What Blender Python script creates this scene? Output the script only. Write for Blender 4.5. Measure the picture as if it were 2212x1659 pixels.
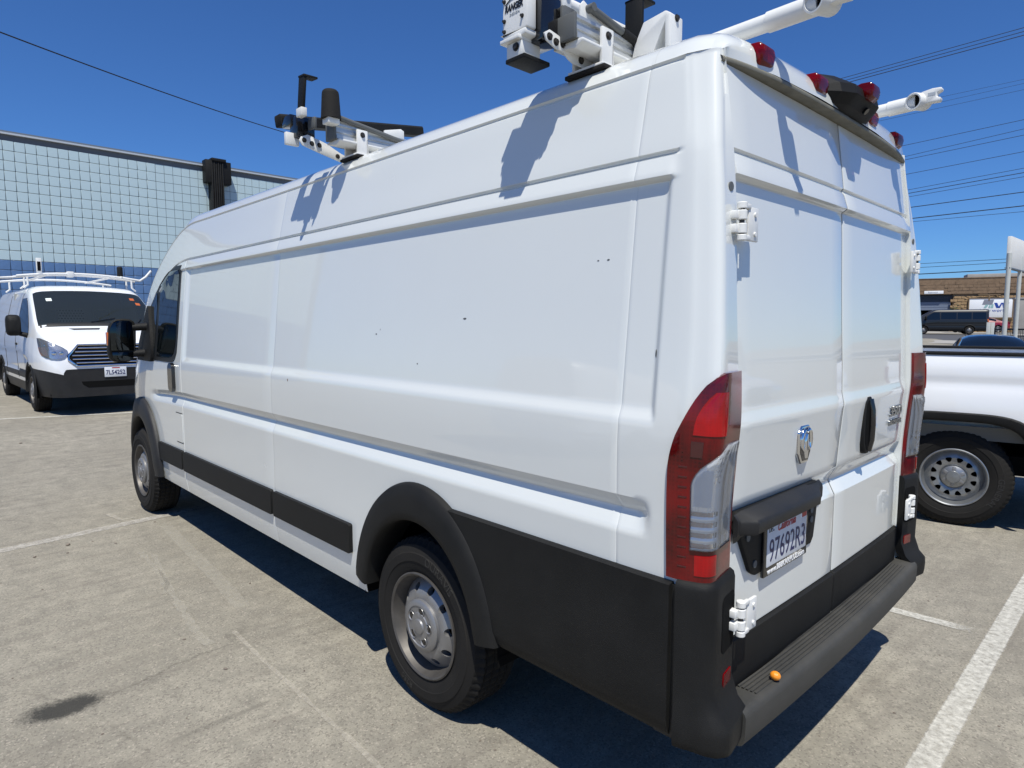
import bpy, bmesh, math, random
from mathutils import Vector, Matrix
from mathutils.bvhtree import BVHTree
R = math.radians
random.seed(11)
for o in list(bpy.data.objects): bpy.data.objects.remove(o, do_unlink=True)
scene = bpy.context.scene
COL = scene.collection

# ------------------------------------------------------------------ camera
# world frame: +X runs forward along the parked van (its bumper at X=0), +Y to its left side, Z up
CAM = Vector((-0.78, 2.541, 1.641))
YAW, PITCH, FPX = R(-43.77), R(-5.25), 1390.0
cf = Vector((math.cos(PITCH)*math.cos(YAW), math.cos(PITCH)*math.sin(YAW), math.sin(PITCH)))
cr = cf.cross(Vector((0, 0, 1))).normalized(); cu = cr.cross(cf)
camd = bpy.data.cameras.new('camera'); cam = bpy.data.objects.new('camera', camd); COL.objects.link(cam)
m = Matrix((cr, cu, -cf)).transposed().to_4x4(); m.translation = CAM; cam.matrix_world = m
camd.sensor_width = 36; camd.lens = FPX/2212*36; camd.clip_start = .05; camd.clip_end = 3000
scene.camera = cam
def ray(u, v): return cf + cr*((u-1106)/FPX) - cu*((v-829.5)/FPX)
def at(u, v, D): return CAM + ray(u, v)*D              # photo position at depth D -> world point
def atX(u, v, X): d = ray(u, v); return CAM + d*((X-CAM.x)/d.x)
def atY(u, v, Y): d = ray(u, v); return CAM + d*((Y-CAM.y)/d.y)
def atZ(u, v, Z): d = ray(u, v); return CAM + d*((Z-CAM.z)/d.z)

# ------------------------------------------------------------------ sky, sun, exposure
SUN = Vector((-.37, .325, 1.0)).normalized()
w = bpy.data.worlds.new('World'); scene.world = w; w.use_nodes = True
nt = w.node_tree; bg = nt.nodes['Background']
sk = nt.nodes.new('ShaderNodeTexSky'); sk.sky_type = 'NISHITA'; sk.sun_disc = False
sk.sun_elevation = math.asin(SUN.z); sk.sun_rotation = math.atan2(SUN.x, SUN.y)
sk.altitude = 300; sk.air_density = 1.0; sk.dust_density = 0.0; sk.ozone_density = 4.0
tn = nt.nodes.new('ShaderNodeMix'); tn.data_type = 'RGBA'; tn.blend_type = 'MULTIPLY'; tn.inputs[0].default_value = 1; tn.inputs[7].default_value = (.77, 1.33, 2.10, 1)
nt.links.new(sk.outputs[0], tn.inputs[6]); nt.links.new(tn.outputs[2], bg.inputs[0]); bg.inputs[1].default_value = .05
sl = bpy.data.lights.new('sun', 'SUN'); sl.energy = 5.0; sl.angle = R(.53); sl.color = (1, .97, .88)
so = bpy.data.objects.new('sun', sl); COL.objects.link(so)
so.rotation_euler = SUN.to_track_quat('Z', 'Y').to_euler(); so.location = (0, 0, 30)
scene.view_settings.view_transform = 'Standard'; scene.view_settings.look = 'None'
scene.view_settings.exposure = 0.10; scene.view_settings.gamma = 1
scene.render.resolution_x = 1024; scene.render.resolution_y = 768

# ------------------------------------------------------------------ materials
MATS = {}
def mat(name, col=(.8,.8,.8), rough=.5, metal=0, coat=0, spec=.5, bump=0, bscale=60, var=0, vscale=4, dirt=None, ior=None):
    m = bpy.data.materials.new(name); m.use_nodes = True; n = m.node_tree; L = n.links
    b = n.nodes['Principled BSDF']
    b.inputs['Base Color'].default_value = (*col, 1); b.inputs['Roughness'].default_value = rough
    b.inputs['Metallic'].default_value = metal; b.inputs['Specular IOR Level'].default_value = spec
    if coat: b.inputs['Coat Weight'].default_value = coat; b.inputs['Coat Roughness'].default_value = .03
    tc = n.nodes.new('ShaderNodeTexCoord')
    if var:
        t = n.nodes.new('ShaderNodeTexNoise'); t.inputs['Scale'].default_value = vscale; t.inputs['Detail'].default_value = 8
        t.inputs['Roughness'].default_value = .65
        L.new(tc.outputs['Object'], t.inputs['Vector'])
        mp = n.nodes.new('ShaderNodeMapRange'); mp.inputs[1].default_value = .3; mp.inputs[2].default_value = .7
        L.new(t.outputs['Fac'], mp.inputs[0])
        mx = n.nodes.new('ShaderNodeMix'); mx.data_type = 'RGBA'
        d = dirt or tuple(c*(1-var) for c in col)
        if dirt: mp.inputs[3].default_value = 0; mp.inputs[4].default_value = var
        mx.inputs[6].default_value = (*col, 1); mx.inputs[7].default_value = (*d, 1)
        L.new(mp.outputs[0], mx.inputs[0]); L.new(mx.outputs[2], b.inputs['Base Color'])
        r2 = n.nodes.new('ShaderNodeMapRange'); r2.inputs[3].default_value = max(.02, rough*.85); r2.inputs[4].default_value = min(1, rough*1.2)
        L.new(t.outputs['Fac'], r2.inputs[0]); L.new(r2.outputs[0], b.inputs['Roughness'])
    if bump:
        t = n.nodes.new('ShaderNodeTexNoise'); t.inputs['Scale'].default_value = bscale; t.inputs['Detail'].default_value = 4
        L.new(tc.outputs['Object'], t.inputs['Vector'])
        bp = n.nodes.new('ShaderNodeBump'); bp.inputs['Strength'].default_value = bump; bp.inputs['Distance'].default_value = .01
        L.new(t.outputs['Fac'], bp.inputs['Height']); L.new(bp.outputs[0], b.inputs['Normal'])
    MATS[name] = m; return m
def clear_mat(name, tint, gloss=.12, rough=.03, thru=.85, body=None, ior=1.5):
    """see-through plastic or glass: tinted transparency under a glossy skin"""
    m = bpy.data.materials.new(name); m.use_nodes = True; n = m.node_tree; L = n.links
    n.nodes.remove(n.nodes['Principled BSDF']); out = n.nodes['Material Output']
    tr = n.nodes.new('ShaderNodeBsdfTransparent'); tr.inputs[0].default_value = (*tint, 1)
    pb = n.nodes.new('ShaderNodeBsdfPrincipled'); pb.inputs['Base Color'].default_value = (*(body or tint), 1)
    pb.inputs['Roughness'].default_value = rough
    mx = n.nodes.new('ShaderNodeMixShader'); mx.inputs[0].default_value = thru
    L.new(pb.outputs[0], mx.inputs[1]); L.new(tr.outputs[0], mx.inputs[2])
    gl = n.nodes.new('ShaderNodeBsdfGlossy'); gl.inputs['Roughness'].default_value = rough
    fr = n.nodes.new('ShaderNodeFresnel'); fr.inputs[0].default_value = ior
    m2 = n.nodes.new('ShaderNodeMixShader')
    L.new(fr.outputs[0], m2.inputs[0]); L.new(mx.outputs[0], m2.inputs[1]); L.new(gl.outputs[0], m2.inputs[2])
    L.new(m2.outputs[0], out.inputs[0]); MATS[name] = m; return m

mat('paint', (.70,.715,.69), .25, coat=1.0, var=.12, vscale=1.6, dirt=(.60,.605,.575), bump=.004, bscale=9)
mat('paint2', (.80,.81,.82), .32, coat=1.0, var=.08, vscale=2, dirt=(.66,.65,.62))
mat('black_paint', (.006,.006,.0065), .4, coat=.5)
mat('navy_paint', (.004,.010,.022), .25, coat=1.0)
mat('red_paint', (.22,.004,.008), .3, coat=1.0)
mat('plastic', (.008,.008,.008), .58, spec=.22, bump=.25, bscale=500, var=.25, vscale=5, dirt=(.034,.033,.030))
mat('plastic_grey', (.014,.014,.015), .5, spec=.35, bump=.2, bscale=400, var=.3, vscale=6, dirt=(.045,.043,.04))
mat('step', (.038,.038,.036), .62, spec=.35, bump=.3, bscale=300, var=.5, vscale=7, dirt=(.085,.08,.07))
mat('gloss_black', (.008,.008,.009), .15, coat=.6)
mat('seal', (.01,.01,.01), .45)
mat('dark', (.006,.006,.006), .9, spec=.1)
mat('rubber', (.011,.0105,.010), .80, spec=.25, bump=.2, bscale=160, var=.4, vscale=9, dirt=(.028,.025,.022))
mat('badge', (.30,.31,.32), .12, metal=1)
mat('letter_rubber', (.022,.021,.02), .6)
mat('rim_barrel', (.13,.12,.11), .5, metal=.5, var=.4, vscale=10)
mat('steel', (.27,.27,.275), .42, metal=.6, var=.25, vscale=12, dirt=(.30,.27,.24))
mat('steel_grey', (.34,.35,.36), .36, metal=.75, var=.25, vscale=14)
mat('chrome', (.75,.76,.78), .06, metal=1)
mat('silvered', (.86,.87,.88), .25, metal=.35)
mat('alu', (.62,.63,.62), .38, metal=.55, var=.2, vscale=10)
mat('rack_white', (.74,.74,.72), .42, var=.25, vscale=14, dirt=(.48,.46,.42))
mat('bolt', (.06,.055,.05), .5, metal=.6)
mat('rail_rubber', (.20,.19,.15), .6, var=.5, vscale=18, dirt=(.07,.065,.05))
mat('red_lens', (.17,.0008,.002), .12, coat=.55, spec=.3, var=.7, vscale=11, dirt=(.07,.0003,.0008))
mat('red_inner', (.36,.002,.004), .15, coat=.5, spec=.3)
def lens_pattern(name, lit, dark, sc):
    m = MATS[name]; n = m.node_tree; L = n.links; b = n.nodes['Principled BSDF']; tc = n.nodes.new('ShaderNodeTexCoord')
    mp = n.nodes.new('ShaderNodeMapping'); mp.inputs['Scale'].default_value = (1, 1, 1); L.new(tc.outputs['Object'], mp.inputs[0])
    br = n.nodes.new('ShaderNodeTexVoronoi'); br.distance = 'CHEBYCHEV'; br.inputs['Scale'].default_value = sc; br.inputs['Randomness'].default_value = .15; L.new(mp.outputs[0], br.inputs['Vector'])
    big = n.nodes.new('ShaderNodeTexNoise'); big.inputs['Scale'].default_value = 9; big.inputs['Detail'].default_value = 3; L.new(tc.outputs['Object'], big.inputs['Vector'])
    s1 = n.nodes.new('ShaderNodeMath'); s1.operation = 'MULTIPLY_ADD'; s1.inputs[1].default_value = .22; L.new(br.outputs['Distance'], s1.inputs[0]); L.new(big.outputs['Fac'], s1.inputs[2])
    r = n.nodes.new('ShaderNodeMapRange'); r.inputs[1].default_value = .36; r.inputs[2].default_value = .74; L.new(s1.outputs[0], r.inputs[0])
    mx = n.nodes.new('ShaderNodeMix'); mx.data_type = 'RGBA'; mx.inputs[6].default_value = (*dark, 1); mx.inputs[7].default_value = (*lit, 1); L.new(r.outputs[0], mx.inputs[0]); L.new(mx.outputs[2], b.inputs['Base Color'])
    bp = n.nodes.new('ShaderNodeBump'); bp.inputs['Strength'].default_value = .15; bp.inputs['Distance'].default_value = .001; L.new(br.outputs['Distance'], bp.inputs['Height']); L.new(bp.outputs[0], b.inputs['Normal'])
lens_pattern('red_lens', (.17,.0006,.002), (.035,.0002,.0006), 85)
lens_pattern('red_inner', (.42,.002,.004), (.20,.001,.002), 120)
mat('rib_red', (.07,.001,.0025), .2, coat=1)
mat('dark_red', (.05,.001,.002), .2, coat=1)
clear_mat('red_clear', (.60,.015,.015), thru=.50, body=(.16,.002,.003), rough=.08, ior=1.22)
clear_mat('clear', (.93,.94,.95), thru=.88)
clear_mat('windscreen', (.80,.86,.83), thru=.80, body=(.10,.12,.115), rough=.01)  # grey body colour imitates reflections and a lighter interior behind the glass
mat('tint_glass', (.004,.006,.007), .03, coat=.5)
mat('mirror_glass', (.05,.058,.065), .04, metal=1)
mat('amber', (.55,.13,.015), .2, coat=1)
mat('plate_white', (.70,.72,.76), .35, var=.1, vscale=20)
mat('ink_blue', (.012,.016,.09), .45)
mat('ink_red', (.42,.03,.03), .45)
mat('ink_white', (.82,.82,.82), .45)
mat('ink_black', (.01,.01,.012), .5)
mat('orange_skin', (.80,.27,.02), .32, bump=.2, bscale=300, coat=.3)
mat('sticker', (.75,.82,.78), .4)
mat('seat', (.03,.033,.036), .8)
mat('grey_trim', (.10,.105,.105), .6)
mat('partition', (.30,.31,.30), .7)
mat('block_light', (.46,.575,.61), .38, var=.16, vscale=2.2, dirt=(.35,.46,.50), coat=.25, bump=.08, bscale=30)
mat('block_blue', (.105,.195,.38), .36, var=.2, vscale=2.2, coat=.25, bump=.08, bscale=30)
mat('mortar', (.13,.145,.165), .9)
mat('flashing', (.55,.57,.58), .45, metal=.3)
mat('roof_dark', (.13,.16,.20), .7)
mat('brick_brown', (.25,.165,.10), .9, bump=.8, bscale=12, var=.4, vscale=3)
mat('brick_tan', (.36,.235,.12), .9, bump=.9, bscale=10, var=.35, vscale=3)
mat('tan_mortar', (.20,.14,.085), .95)
mat('door_blue', (.15,.18,.24), .5)
mat('door_dark', (.03,.04,.06), .5)
mat('concrete', (.36,.34,.31), .9, var=.2, vscale=1.5)
mat('pale_metal', (.52,.53,.50), .5, var=.15, vscale=3)
mat('sign_face', (.72,.71,.68), .6, var=.1, vscale=1)
mat('sign_white', (.78,.79,.80), .5)
mat('logo_grey', (.22,.23,.27), .5)
mat('logo_teal', (.28,.46,.45), .5)
mat('logo_blue', (.02,.06,.32), .5)
mat('text_grey', (.40,.43,.46), .5)
mat('cable', (.012,.013,.016), .7)
mat('leaf', (.05,.10,.025), .7)
mat('street', (.085,.085,.09), .9, var=.2, vscale=.5)

def asphalt():
    m = bpy.data.materials.new('asphalt'); m.use_nodes = True; n = m.node_tree; L = n.links; N = n.nodes.new
    b = n.nodes['Principled BSDF']; b.inputs['Roughness'].default_value = .92; b.inputs['Specular IOR Level'].default_value = .25
    tc = N('ShaderNodeTexCoord')
    def noise(s, d=6, r=.6):
        t = N('ShaderNodeTexNoise'); t.inputs['Scale'].default_value = s; t.inputs['Detail'].default_value = d; t.inputs['Roughness'].default_value = r
        L.new(tc.outputs['Object'], t.inputs['Vector']); return t.outputs['Fac']
    def ramp(f, a, c):
        r = N('ShaderNodeMapRange'); r.inputs[1].default_value = a; r.inputs[2].default_value = c; r.clamp = True; L.new(f, r.inputs[0]); return r.outputs[0]
    def mix(f, a, c):
        x = N('ShaderNodeMix'); x.data_type = 'RGBA'
        if isinstance(f, float): x.inputs[0].default_value = f
        else: L.new(f, x.inputs[0])
        for i, q in ((6, a), (7, c)):
            if isinstance(q, tuple): x.inputs[i].default_value = (*q, 1)
            else: L.new(q, x.inputs[i])
        return x.outputs[2]
    def math_(op, a, c=None):
        x = N('ShaderNodeMath'); x.operation = op; x.use_clamp = False
        for i, q in ((0, a), (1, c)):
            if q is None: continue
            if isinstance(q, (int, float)): x.inputs[i].default_value = q
            else: L.new(q, x.inputs[i])
        return x.outputs[0]
    base = mix(ramp(noise(.55, 8), .32, .68), (.238,.219,.177), (.370,.342,.280))
    base = mix(ramp(noise(7, 6, .7), .38, .68), base, (.215,.200,.166))
    # aggregate: pale and dark stones
    v = N('ShaderNodeTexVoronoi'); v.inputs['Scale'].default_value = 135; L.new(tc.outputs['Object'], v.inputs['Vector'])
    hs = N('ShaderNodeSeparateColor'); L.new(v.outputs['Color'], hs.inputs[0])
    base = mix(math_('MULTIPLY', ramp(hs.outputs[0], .82, .95), .42), base, (.46,.41,.34))
    base = mix(math_('MULTIPLY', ramp(hs.outputs[1], .72, .9), .55), base, (.13,.115,.098))
    base = mix(math_('MULTIPLY', ramp(noise(190, 3, .8), .55, .72), .55), base, (.145,.13,.108))
    base = mix(math_('MULTIPLY', ramp(noise(340, 2, .7), .6, .75), .5), base, (.42,.375,.31))
    # brushed streaks along the lot
    st = N('ShaderNodeMapping'); st.inputs['Scale'].default_value = (5.5, .5, 1); st.inputs['Rotation'].default_value = (0, 0, R(14)); L.new(tc.outputs['Object'], st.inputs[0])
    t2 = N('ShaderNodeTexNoise'); t2.inputs['Scale'].default_value = 2.2; t2.inputs['Detail'].default_value = 7; L.new(st.outputs[0], t2.inputs['Vector'])
    base = mix(math_('MULTIPLY', ramp(t2.outputs['Fac'], .5, .72), .45), base, (.17,.15,.125))
    # fine branching cracks
    vc = N('ShaderNodeTexVoronoi'); vc.feature = 'DISTANCE_TO_EDGE'; vc.inputs['Scale'].default_value = .42
    wv = N('ShaderNodeTexNoise'); wv.inputs['Scale'].default_value = 2.3; wv.inputs['Detail'].default_value = 9; wv.inputs['Roughness'].default_value = .7; L.new(tc.outputs['Object'], wv.inputs['Vector'])
    va = N('ShaderNodeMix'); va.data_type = 'RGBA'; va.inputs[0].default_value = .22; L.new(tc.outputs['Object'], va.inputs[6]); L.new(wv.outputs['Color'], va.inputs[7]); L.new(va.outputs[2], vc.inputs['Vector'])
    ck = N('ShaderNodeMapRange'); ck.inputs[1].default_value = .0; ck.inputs[2].default_value = .0045; ck.inputs[3].default_value = 1; ck.inputs[4].default_value = 0; L.new(vc.outputs['Distance'], ck.inputs[0])
    base = mix(math_('MULTIPLY', math_('MULTIPLY', ck.outputs[0], ramp(noise(.9, 4), .46, .62)), .55), base, (.10,.09,.075))
    # oil stains: soft dark ellipses with ragged edge
    sep = N('ShaderNodeSeparateXYZ'); L.new(tc.outputs['Object'], sep.inputs[0])
    wob = math_('ADD', math_('MULTIPLY', math_('SUBTRACT', noise(9, 6, .75), .5), 1.3), math_('MULTIPLY', math_('SUBTRACT', noise(70, 3, .8), .5), .9))
    for (sx, sy, rx, ry, rot, amt) in STAINS:
        dx = math_('SUBTRACT', sep.outputs[0], sx); dy = math_('SUBTRACT', sep.outputs[1], sy)
        c, s = math.cos(rot), math.sin(rot)
        a = math_('DIVIDE', math_('ADD', math_('MULTIPLY', dx, c), math_('MULTIPLY', dy, s)), rx)
        e = math_('DIVIDE', math_('SUBTRACT', math_('MULTIPLY', dy, c), math_('MULTIPLY', dx, s)), ry)
        d = math_('ADD', math_('SQRT', math_('ADD', math_('MULTIPLY', a, a), math_('MULTIPLY', e, e))), wob)
        k = N('ShaderNodeMapRange'); k.inputs[1].default_value = 1.15; k.inputs[2].default_value = .62; k.inputs[3].default_value = 0; k.inputs[4].default_value = amt
        L.new(d, k.inputs[0]); base = mix(k.outputs[0], base, (.036,.035,.032))
    L.new(base, b.inputs['Base Color'])
    bp = N('ShaderNodeBump'); bp.inputs['Strength'].default_value = .55; bp.inputs['Distance'].default_value = .006
    hsum = math_('ADD', math_('MULTIPLY', hs.outputs[0], .5), noise(220, 3))
    L.new(hsum, bp.inputs['Height']); L.new(bp.outputs[0], b.inputs['Normal'])
    MATS['asphalt'] = m
def worn_paint(name, col, lo, hi, edge=.5, scale=18):
    """road paint worn through to what lies beneath"""
    m = bpy.data.materials.new(name); m.use_nodes = True; n = m.node_tree; L = n.links; N = n.nodes.new
    b = n.nodes['Principled BSDF']; b.inputs['Base Color'].default_value = (*col, 1); b.inputs['Roughness'].default_value = .85
    tc = N('ShaderNodeTexCoord')
    t = N('ShaderNodeTexNoise'); t.inputs['Scale'].default_value = scale; t.inputs['Detail'].default_value = 9; t.inputs['Roughness'].default_value = .75
    L.new(tc.outputs['Object'], t.inputs['Vector'])
    at_ = N('ShaderNodeAttribute'); at_.attribute_name = 'core'      # 1 in the middle of the stripe, 0 at its edge
    ad = N('ShaderNodeMath'); ad.operation = 'MULTIPLY_ADD'; ad.inputs[1].default_value = edge; L.new(at_.outputs['Fac'], ad.inputs[0]); L.new(t.outputs['Fac'], ad.inputs[2])
    mp = N('ShaderNodeMapRange'); mp.inputs[1].default_value = lo; mp.inputs[2].default_value = hi; L.new(ad.outputs[0], mp.inputs[0])
    L.new(mp.outputs[0], b.inputs['Alpha'])
    MATS[name] = m
worn_paint('line_white', (.58,.56,.50), .56, 1.02, edge=.36, scale=34)
worn_paint('line_faded', (.50,.47,.42), .66, 1.12, edge=.38, scale=16)
worn_paint('ghost', (.46,.43,.36), .76, 1.55, edge=.50, scale=20)
worn_paint('scratch', (.50,.46,.385), .78, 1.32, edge=.50, scale=26)

# ------------------------------------------------------------------ mesh helpers
def V3(*a): return Vector(a)
class MB:
    def __init__(s): s.v = []; s.f = []
    def add(s, vs, fs):
        k = len(s.v); s.v += [tuple(q) for q in vs]; s.f += [tuple(i+k for i in f) for f in fs]; return s
    def box(s, x0, x1, y0, y1, z0, z1, M=None):
        vs = [Vector((x, y, z)) for z in (z0, z1) for y in (y0, y1) for x in (x0, x1)]
        if M: vs = [M @ q for q in vs]
        return s.add(vs, [(0,2,3,1),(4,5,7,6),(0,1,5,4),(2,6,7,3),(0,4,6,2),(1,3,7,5)])
    def prism(s, poly, fn0, fn1):
        """poly of 2-D points; fn0/fn1 map (a,b) to the two end faces"""
        n = len(poly)
        vs = [fn0(*q) for q in poly] + [fn1(*q) for q in poly]
        return s.add(vs, [tuple(range(n))[::-1], tuple(range(n, 2*n))] + [(i, (i+1) % n, n+(i+1) % n, n+i) for i in range(n)])
    def tube(s, pts, r, n=12, cap=True):
        pts = [Vector(q) for q in pts]; rings = []
        for i, q in enumerate(pts):
            t = (pts[min(i+1, len(pts)-1)] - pts[max(i-1, 0)]).normalized()
            a = t.orthogonal().normalized() if i == 0 else (u0 - t*u0.dot(t)).normalized()
            u0 = a; b2 = t.cross(a); rr = r[i] if isinstance(r, (list, tuple)) else r
            rings.append([q + (a*math.cos(2*math.pi*k/n) + b2*math.sin(2*math.pi*k/n))*rr for k in range(n)])
        vs = [q for g in rings for q in g]
        fs = [(i*n+k, i*n+(k+1) % n, (i+1)*n+(k+1) % n, (i+1)*n+k) for i in range(len(pts)-1) for k in range(n)]
        if cap: fs += [tuple(range(n))[::-1], tuple((len(pts)-1)*n+k for k in range(n))]
        return s.add(vs, fs)
    def cyl(s, p, q, r, n=16): return s.tube([p, q], r, n)
    def lathe(s, prof, c, ax, n=48, close=False, rfun=None):
        """prof: (radius, height along ax)"""
        ax = Vector(ax).normalized(); a = ax.orthogonal().normalized(); b2 = ax.cross(a); c = Vector(c); vs = []
        for j, (r, h) in enumerate(prof):
            for k in range(n):
                t = 2*math.pi*k/n; rr = rfun(j, k, r) if rfun else r
                vs.append(c + ax*h + (a*math.cos(t) + b2*math.sin(t))*rr)
        m_ = len(prof)
        fs = [(j*n+k, j*n+(k+1) % n, (j+1)*n+(k+1) % n, (j+1)*n+k) for j in range(m_-1) for k in range(n)]
        if close: fs += [tuple((m_-1)*n+k for k in range(n))]
        return s.add(vs, fs)
    def grid(s, P):
        n, k = len(P), len(P[0])
        return s.add([q for row in P for q in row], [(i*k+j, i*k+j+1, (i+1)*k+j+1, (i+1)*k+j) for i in range(n-1) for j in range(k-1)])
    def slab(s, P, Q):
        """closed skin between two grids of the same size"""
        n, k = len(P), len(P[0]); o = n*k
        fs = [(i*k+j, i*k+j+1, (i+1)*k+j+1, (i+1)*k+j) for i in range(n-1) for j in range(k-1)]
        fs += [tuple(o+i for i in f[::-1]) for f in fs]
        loop = [j for j in range(k)] + [i*k+k-1 for i in range(1, n)] + [(n-1)*k+j for j in range(k-2, -1, -1)] + [i*k for i in range(n-2, 0, -1)]
        fs += [(loop[i], loop[(i+1) % len(loop)], o+loop[(i+1) % len(loop)], o+loop[i]) for i in range(len(loop))]
        return s.add([q for r_ in P for q in r_] + [q for r_ in Q for q in r_], fs)
    def ball(s, c, rx, ry, rz, n=16, m_=10, M=None):
        c = Vector(c); vs = []
        for i in range(m_+1):
            p = math.pi*i/m_
            for k in range(n):
                t = 2*math.pi*k/n; q = Vector((rx*math.sin(p)*math.cos(t), ry*math.sin(p)*math.sin(t), rz*math.cos(p)))
                vs.append(c + (M @ q if M else q))
        return s.add(vs, [(i*n+k, (i+1)*n+k, (i+1)*n+(k+1) % n, i*n+(k+1) % n) for i in range(m_) for k in range(n)])
    def build(s, name, material, parent=None, off=(0,0,0), bevel=0, seg=2, smooth=38, recalc=True, kind=None):
        me = bpy.data.meshes.new(name); bm = bmesh.new(); off = Vector(off)
        vv = [bm.verts.new(Vector(q)-off) for q in s.v]
        for f in s.f:
            try: bm.faces.new([vv[i] for i in dict.fromkeys(f)]) if len(set(f)) > 2 else None
            except ValueError: pass
        bmesh.ops.remove_doubles(bm, verts=bm.verts, dist=1e-5)
        if recalc: bmesh.ops.recalc_face_normals(bm, faces=bm.faces)
        if bevel:
            ed = [e for e in bm.edges if len(e.link_faces) == 2 and e.calc_face_angle(0) > .5]
            bmesh.ops.bevel(bm, geom=ed, offset=bevel, segments=seg, affect='EDGES', profile=.5, clamp_overlap=True)
        bm.to_mesh(me); bm.free()
        if smooth:
            me.polygons.foreach_set('use_smooth', [True]*len(me.polygons)); me.set_sharp_from_angle(angle=R(smooth))
        me.materials.append(MATS[material]); o = bpy.data.objects.new(name, me); COL.objects.link(o)
        if parent: o.parent = parent
        if kind: o['kind'] = kind
        return o
def thing(name, label, cat, loc=(0,0,0), rz=0, group=None):
    o = bpy.data.objects.new(name, None); COL.objects.link(o); o.location = loc; o.rotation_euler = (0, 0, rz)
    o.empty_display_size = .2; return tag(o, label, cat, group)
def tag(o, label, cat, group=None):
    o['label'] = label; o['category'] = cat
    if group: o['group'] = group
    return o
def part_empty(name, parent):
    o = bpy.data.objects.new(name, None); COL.objects.link(o); o.parent = parent; o.empty_display_size = .1; return o
def lerp(a, b, t): return a + (b-a)*t
def tab(T, x):
    if x <= T[0][0]: return T[0][1]
    for (a, u), (b, v) in zip(T, T[1:]):
        if x <= b: return u + (v-u)*(x-a)/(b-a)
    return T[-1][1]
def stab(T, x):
    """smooth table (Catmull-Rom)"""
    if x <= T[0][0]: return T[0][1]
    if x >= T[-1][0]: return T[-1][1]
    for i in range(len(T)-1):
        if x <= T[i+1][0]:
            x0, y0 = T[i]; x1, y1 = T[i+1]; t = (x-x0)/(x1-x0); h = x1-x0
            m0 = (y1-T[i-1][1])/(x1-T[i-1][0]) if i else (y1-y0)/h
            m1 = (T[i+2][1]-y0)/(T[i+2][0]-x0) if i+2 < len(T) else (y1-y0)/h
            t2, t3 = t*t, t*t*t
            return (2*t3-3*t2+1)*y0 + (t3-2*t2+t)*h*m0 + (-2*t3+3*t2)*y1 + (t3-t2)*h*m1
def sstep(a, b, x):
    t = max(0, min(1, (x-a)/(b-a))); return t*t*(3-2*t)
def frange(a, b, s):
    n = max(1, round((b-a)/s)); return [a+(b-a)*i/n for i in range(n+1)]
def text_mesh(body, size, width=None, extrude=.0, bold=0, shear=0):
    cu_ = bpy.data.curves.new('t', 'FONT'); cu_.body = body; cu_.size = size; cu_.extrude = extrude; cu_.offset = bold; cu_.shear = shear
    cu_.align_x = 'CENTER'; cu_.align_y = 'CENTER'; cu_.resolution_u = 3
    ob = bpy.data.objects.new('t', cu_); COL.objects.link(ob); dg = bpy.context.evaluated_depsgraph_get()
    me = bpy.data.meshes.new_from_object(ob.evaluated_get(dg)); bpy.data.objects.remove(ob); bpy.data.curves.remove(cu_)
    xs = [v.co.x for v in me.vertices]; ys_ = [v.co.y for v in me.vertices]
    cx, cy = (min(xs)+max(xs))/2, (min(ys_)+max(ys_))/2; k = width/(max(xs)-min(xs)) if width else 1
    for v in me.vertices: v.co.x = (v.co.x-cx)*k; v.co.y -= cy
    return me
def text(name, body, size, material, parent, pos, right, up, width=None, extrude=.001, bold=0, shear=0, off=(0,0,0)):
    me = text_mesh(body, size, width, extrude, bold, shear); me.name = name
    right = Vector(right).normalized(); up = Vector(up).normalized(); nn = right.cross(up); pos = Vector(pos)-Vector(off)
    for v in me.vertices: v.co = pos + right*v.co.x + up*v.co.y + nn*v.co.z
    me.materials.append(MATS[material]); o = bpy.data.objects.new(name, me); COL.objects.link(o); o.parent = parent; return o
def ring_text(name, body, size, material, parent, c, ax, upv, radius, ang, extrude=.0015):
    """raised lettering bent round a tyre wall"""
    me = text_mesh(body, size, None, extrude); ax = Vector(ax); upv = Vector(upv); rt = upv.cross(ax)
    for v in me.vertices:
        t = ang - v.co.x/radius; r = radius + v.co.y
        v.co = Vector(c) + (rt*math.cos(t) + upv*math.sin(t))*r + ax*v.co.z
    me.name = name; me.materials.append(MATS[material]); o = bpy.data.objects.new(name, me); COL.objects.link(o); o.parent = parent; return o

# ------------------------------------------------------------------ wheels
def disc_with_holes(prof, holes, n=64, rin=None):
    """flat ring with real holes, then dished by prof(r). holes: list of polygons in the plane"""
    bm = bmesh.new(); r0, r1 = rin
    def loop(pts):
        vs = [bm.verts.new((x, y, 0)) for x, y in pts]
        for i in range(len(vs)): bm.edges.new((vs[i], vs[(i+1) % len(vs)]))
    loop([(r1*math.cos(2*math.pi*i/n), r1*math.sin(2*math.pi*i/n)) for i in range(n)])
    loop([(r0*math.cos(2*math.pi*i/n), r0*math.sin(2*math.pi*i/n)) for i in range(n)])
    for h in holes: loop(h)
    bmesh.ops.triangle_fill(bm, use_beauty=True, use_dissolve=False, edges=bm.edges)
    bmesh.ops.subdivide_edges(bm, edges=[e for e in bm.edges if e.calc_length() > .03], cuts=1)
    bmesh.ops.triangulate(bm, faces=bm.faces)
    vs = [(v.co.x, v.co.y, prof(math.hypot(v.co.x, v.co.y))) for v in bm.verts]
    bm.verts.index_update(); fs = [tuple(v.index for v in f.verts) for f in bm.faces]; bm.free()
    # hole walls
    for h in holes:
        k = len(vs); m_ = len(h)
        for x, y in h: vs.append((x, y, prof(math.hypot(x, y))))
        for x, y in h: vs.append((x*.985, y*.985, prof(math.hypot(x, y))-.03))
        fs += [(k+i, k+(i+1) % m_, k+m_+(i+1) % m_, k+m_+i) for i in range(m_)]
    return vs, fs
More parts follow.
